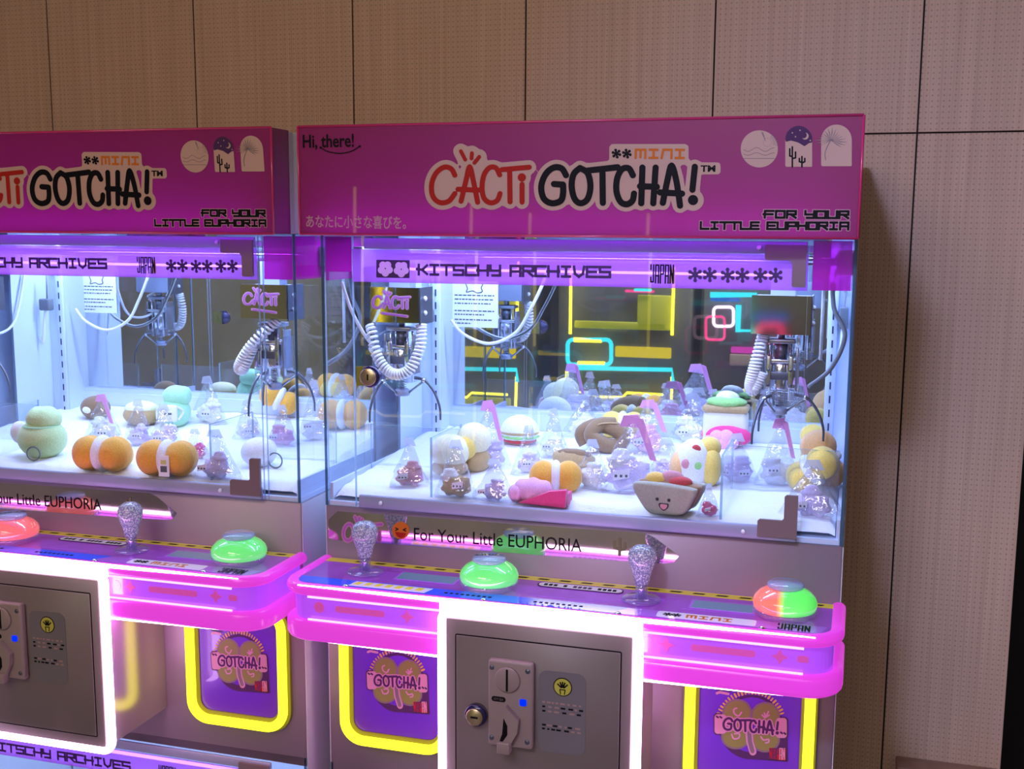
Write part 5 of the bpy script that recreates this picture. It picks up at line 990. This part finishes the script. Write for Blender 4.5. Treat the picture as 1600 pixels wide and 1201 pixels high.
def MV(px, py, y=-6.0): v = at(px, py, 'Y', 1.03 - y); return Vector((v.x, y, v.z))
def ntube(parent, pts, r, m, name='neon_tube', closed=False):
    b = MB(); b.tube([MV(*p, -6.0) for p in pts], r, m, 8, closed); b.build(name, parent)
def nrect(parent, x0, y0, x1, y1, r, m, name='neon_frame'): ntube(parent, rrect(x0, x1, y0, y1, min(x1 - x0, y1 - y0) * .2, 3), r, m, name, True)
def npanel(parent, x0, y0, x1, y1, m, name, yy=-6.04):
    a, c = MV(x0, y0, yy), MV(x1, y1, yy); b = MB(); b.box(min(a.x, c.x), max(a.x, c.x), yy - .03, yy, min(a.z, c.z), max(a.z, c.z), m, 0.01); b.build(name, parent)
def yellow_cab(label, pxo, top):
    o = empty('neon_arcade_cabinet', (0, 0, 0)); tag(o, label, 'arcade cabinet', 'yellow neon cabinets across the hall')
    a, c = MV(872 + pxo, 448, -6.1), MV(1075 + pxo, 700, -6.1); MB().box(a.x, c.x, -6.65, -6.1, 0.0, 1.75, 'cab_grey', 0.02).build('cabinet_body', o)
    ntube(o, [(893 + pxo, top), (891 + pxo, 521)], 0.011, 'nyel'); ntube(o, [(1056 + pxo, top), (1050 + pxo, 523)], 0.011, 'nyel')
    npanel(o, 897 + pxo, 500, 1040 + pxo, 516, 'nolive', 'lit_shelf'); npanel(o, 996 + pxo, 460, 1048 + pxo, 516, 'nolive', 'lit_seat'); npanel(o, 976 + pxo, 452, 1022 + pxo, 457, 'npink', 'lit_bar'); npanel(o, 990 + pxo, 450, 1018 + pxo, 455, 'ncyan', 'lit_bar', -6.0)
    npanel(o, 961 + pxo, 540, 1048 + pxo, 560, 'nsign', 'lit_sign')
    nrect(o, 887 + pxo, 530, 955 + pxo, 569, 0.017, 'ncyan'); ntube(o, [(897 + pxo, 530), (940 + pxo, 531)], 0.018, 'nyel'); ntube(o, [(903 + pxo, 567), (945 + pxo, 568)], 0.018, 'nyel')
    ntube(o, [(886 + pxo, 600), (886 + pxo, 574), (1050 + pxo, 577), (1051 + pxo, 596)], 0.017, 'ncyan'); ntube(o, [(886 + pxo, 578), (884 + pxo, 645)], 0.014, 'nyel'); ntube(o, [(1050 + pxo, 588), (1048 + pxo, 655)], 0.011, 'nyel')
    npanel(o, 900 + pxo, 615, 1040 + pxo, 650, 'nolive', 'lit_panel'); ntube(o, [(896 + pxo, 645), (897 + pxo, 612), (910 + pxo, 612), (920 + pxo, 619), (972 + pxo, 620), (980 + pxo, 613), (1036 + pxo, 616)], 0.010, 'nyel')
yellow_cab('grey arcade cabinet with yellow and cyan neon tubes reflected in the mirror centre', 0, 336)
yellow_cab('grey arcade cabinet with yellow neon reflected behind the paper notice', -243, 300)
o = empty('neon_arcade_cabinet', (0, 0, 0)); tag(o, 'arcade cabinet with pink, blue and cyan neon reflected near the right claw', 'arcade cabinet')
a, c = MV(1100, 448, -6.1), MV(1290, 700, -6.1); MB().box(a.x, c.x, -6.65, -6.1, 0.0, 1.5, 'cab_grey', 0.02).build('cabinet_body', o)
ntube(o, [(1110, 460), (1180, 460), (1178, 516), (1153, 516), (1154, 476)], 0.022, 'ncyan'); npanel(o, 1110, 464, 1156, 471, 'nblue', 'lit_panel'); nrect(o, 1115, 479, 1146, 509, 0.012, 'nwhite'); nrect(o, 1103, 494, 1132, 530, 0.01, 'npink'); npanel(o, 1190, 477, 1240, 492, 'nblue', 'lit_panel'); nrect(o, 1198, 496, 1232, 534, 0.018, 'npink'); npanel(o, 1182, 502, 1194, 514, 'ncyan', 'lit_panel'); npanel(o, 1142, 541, 1182, 552, 'nmag', 'lit_panel'); npanel(o, 1140, 552, 1182, 572, 'cab_pale', 'seat')
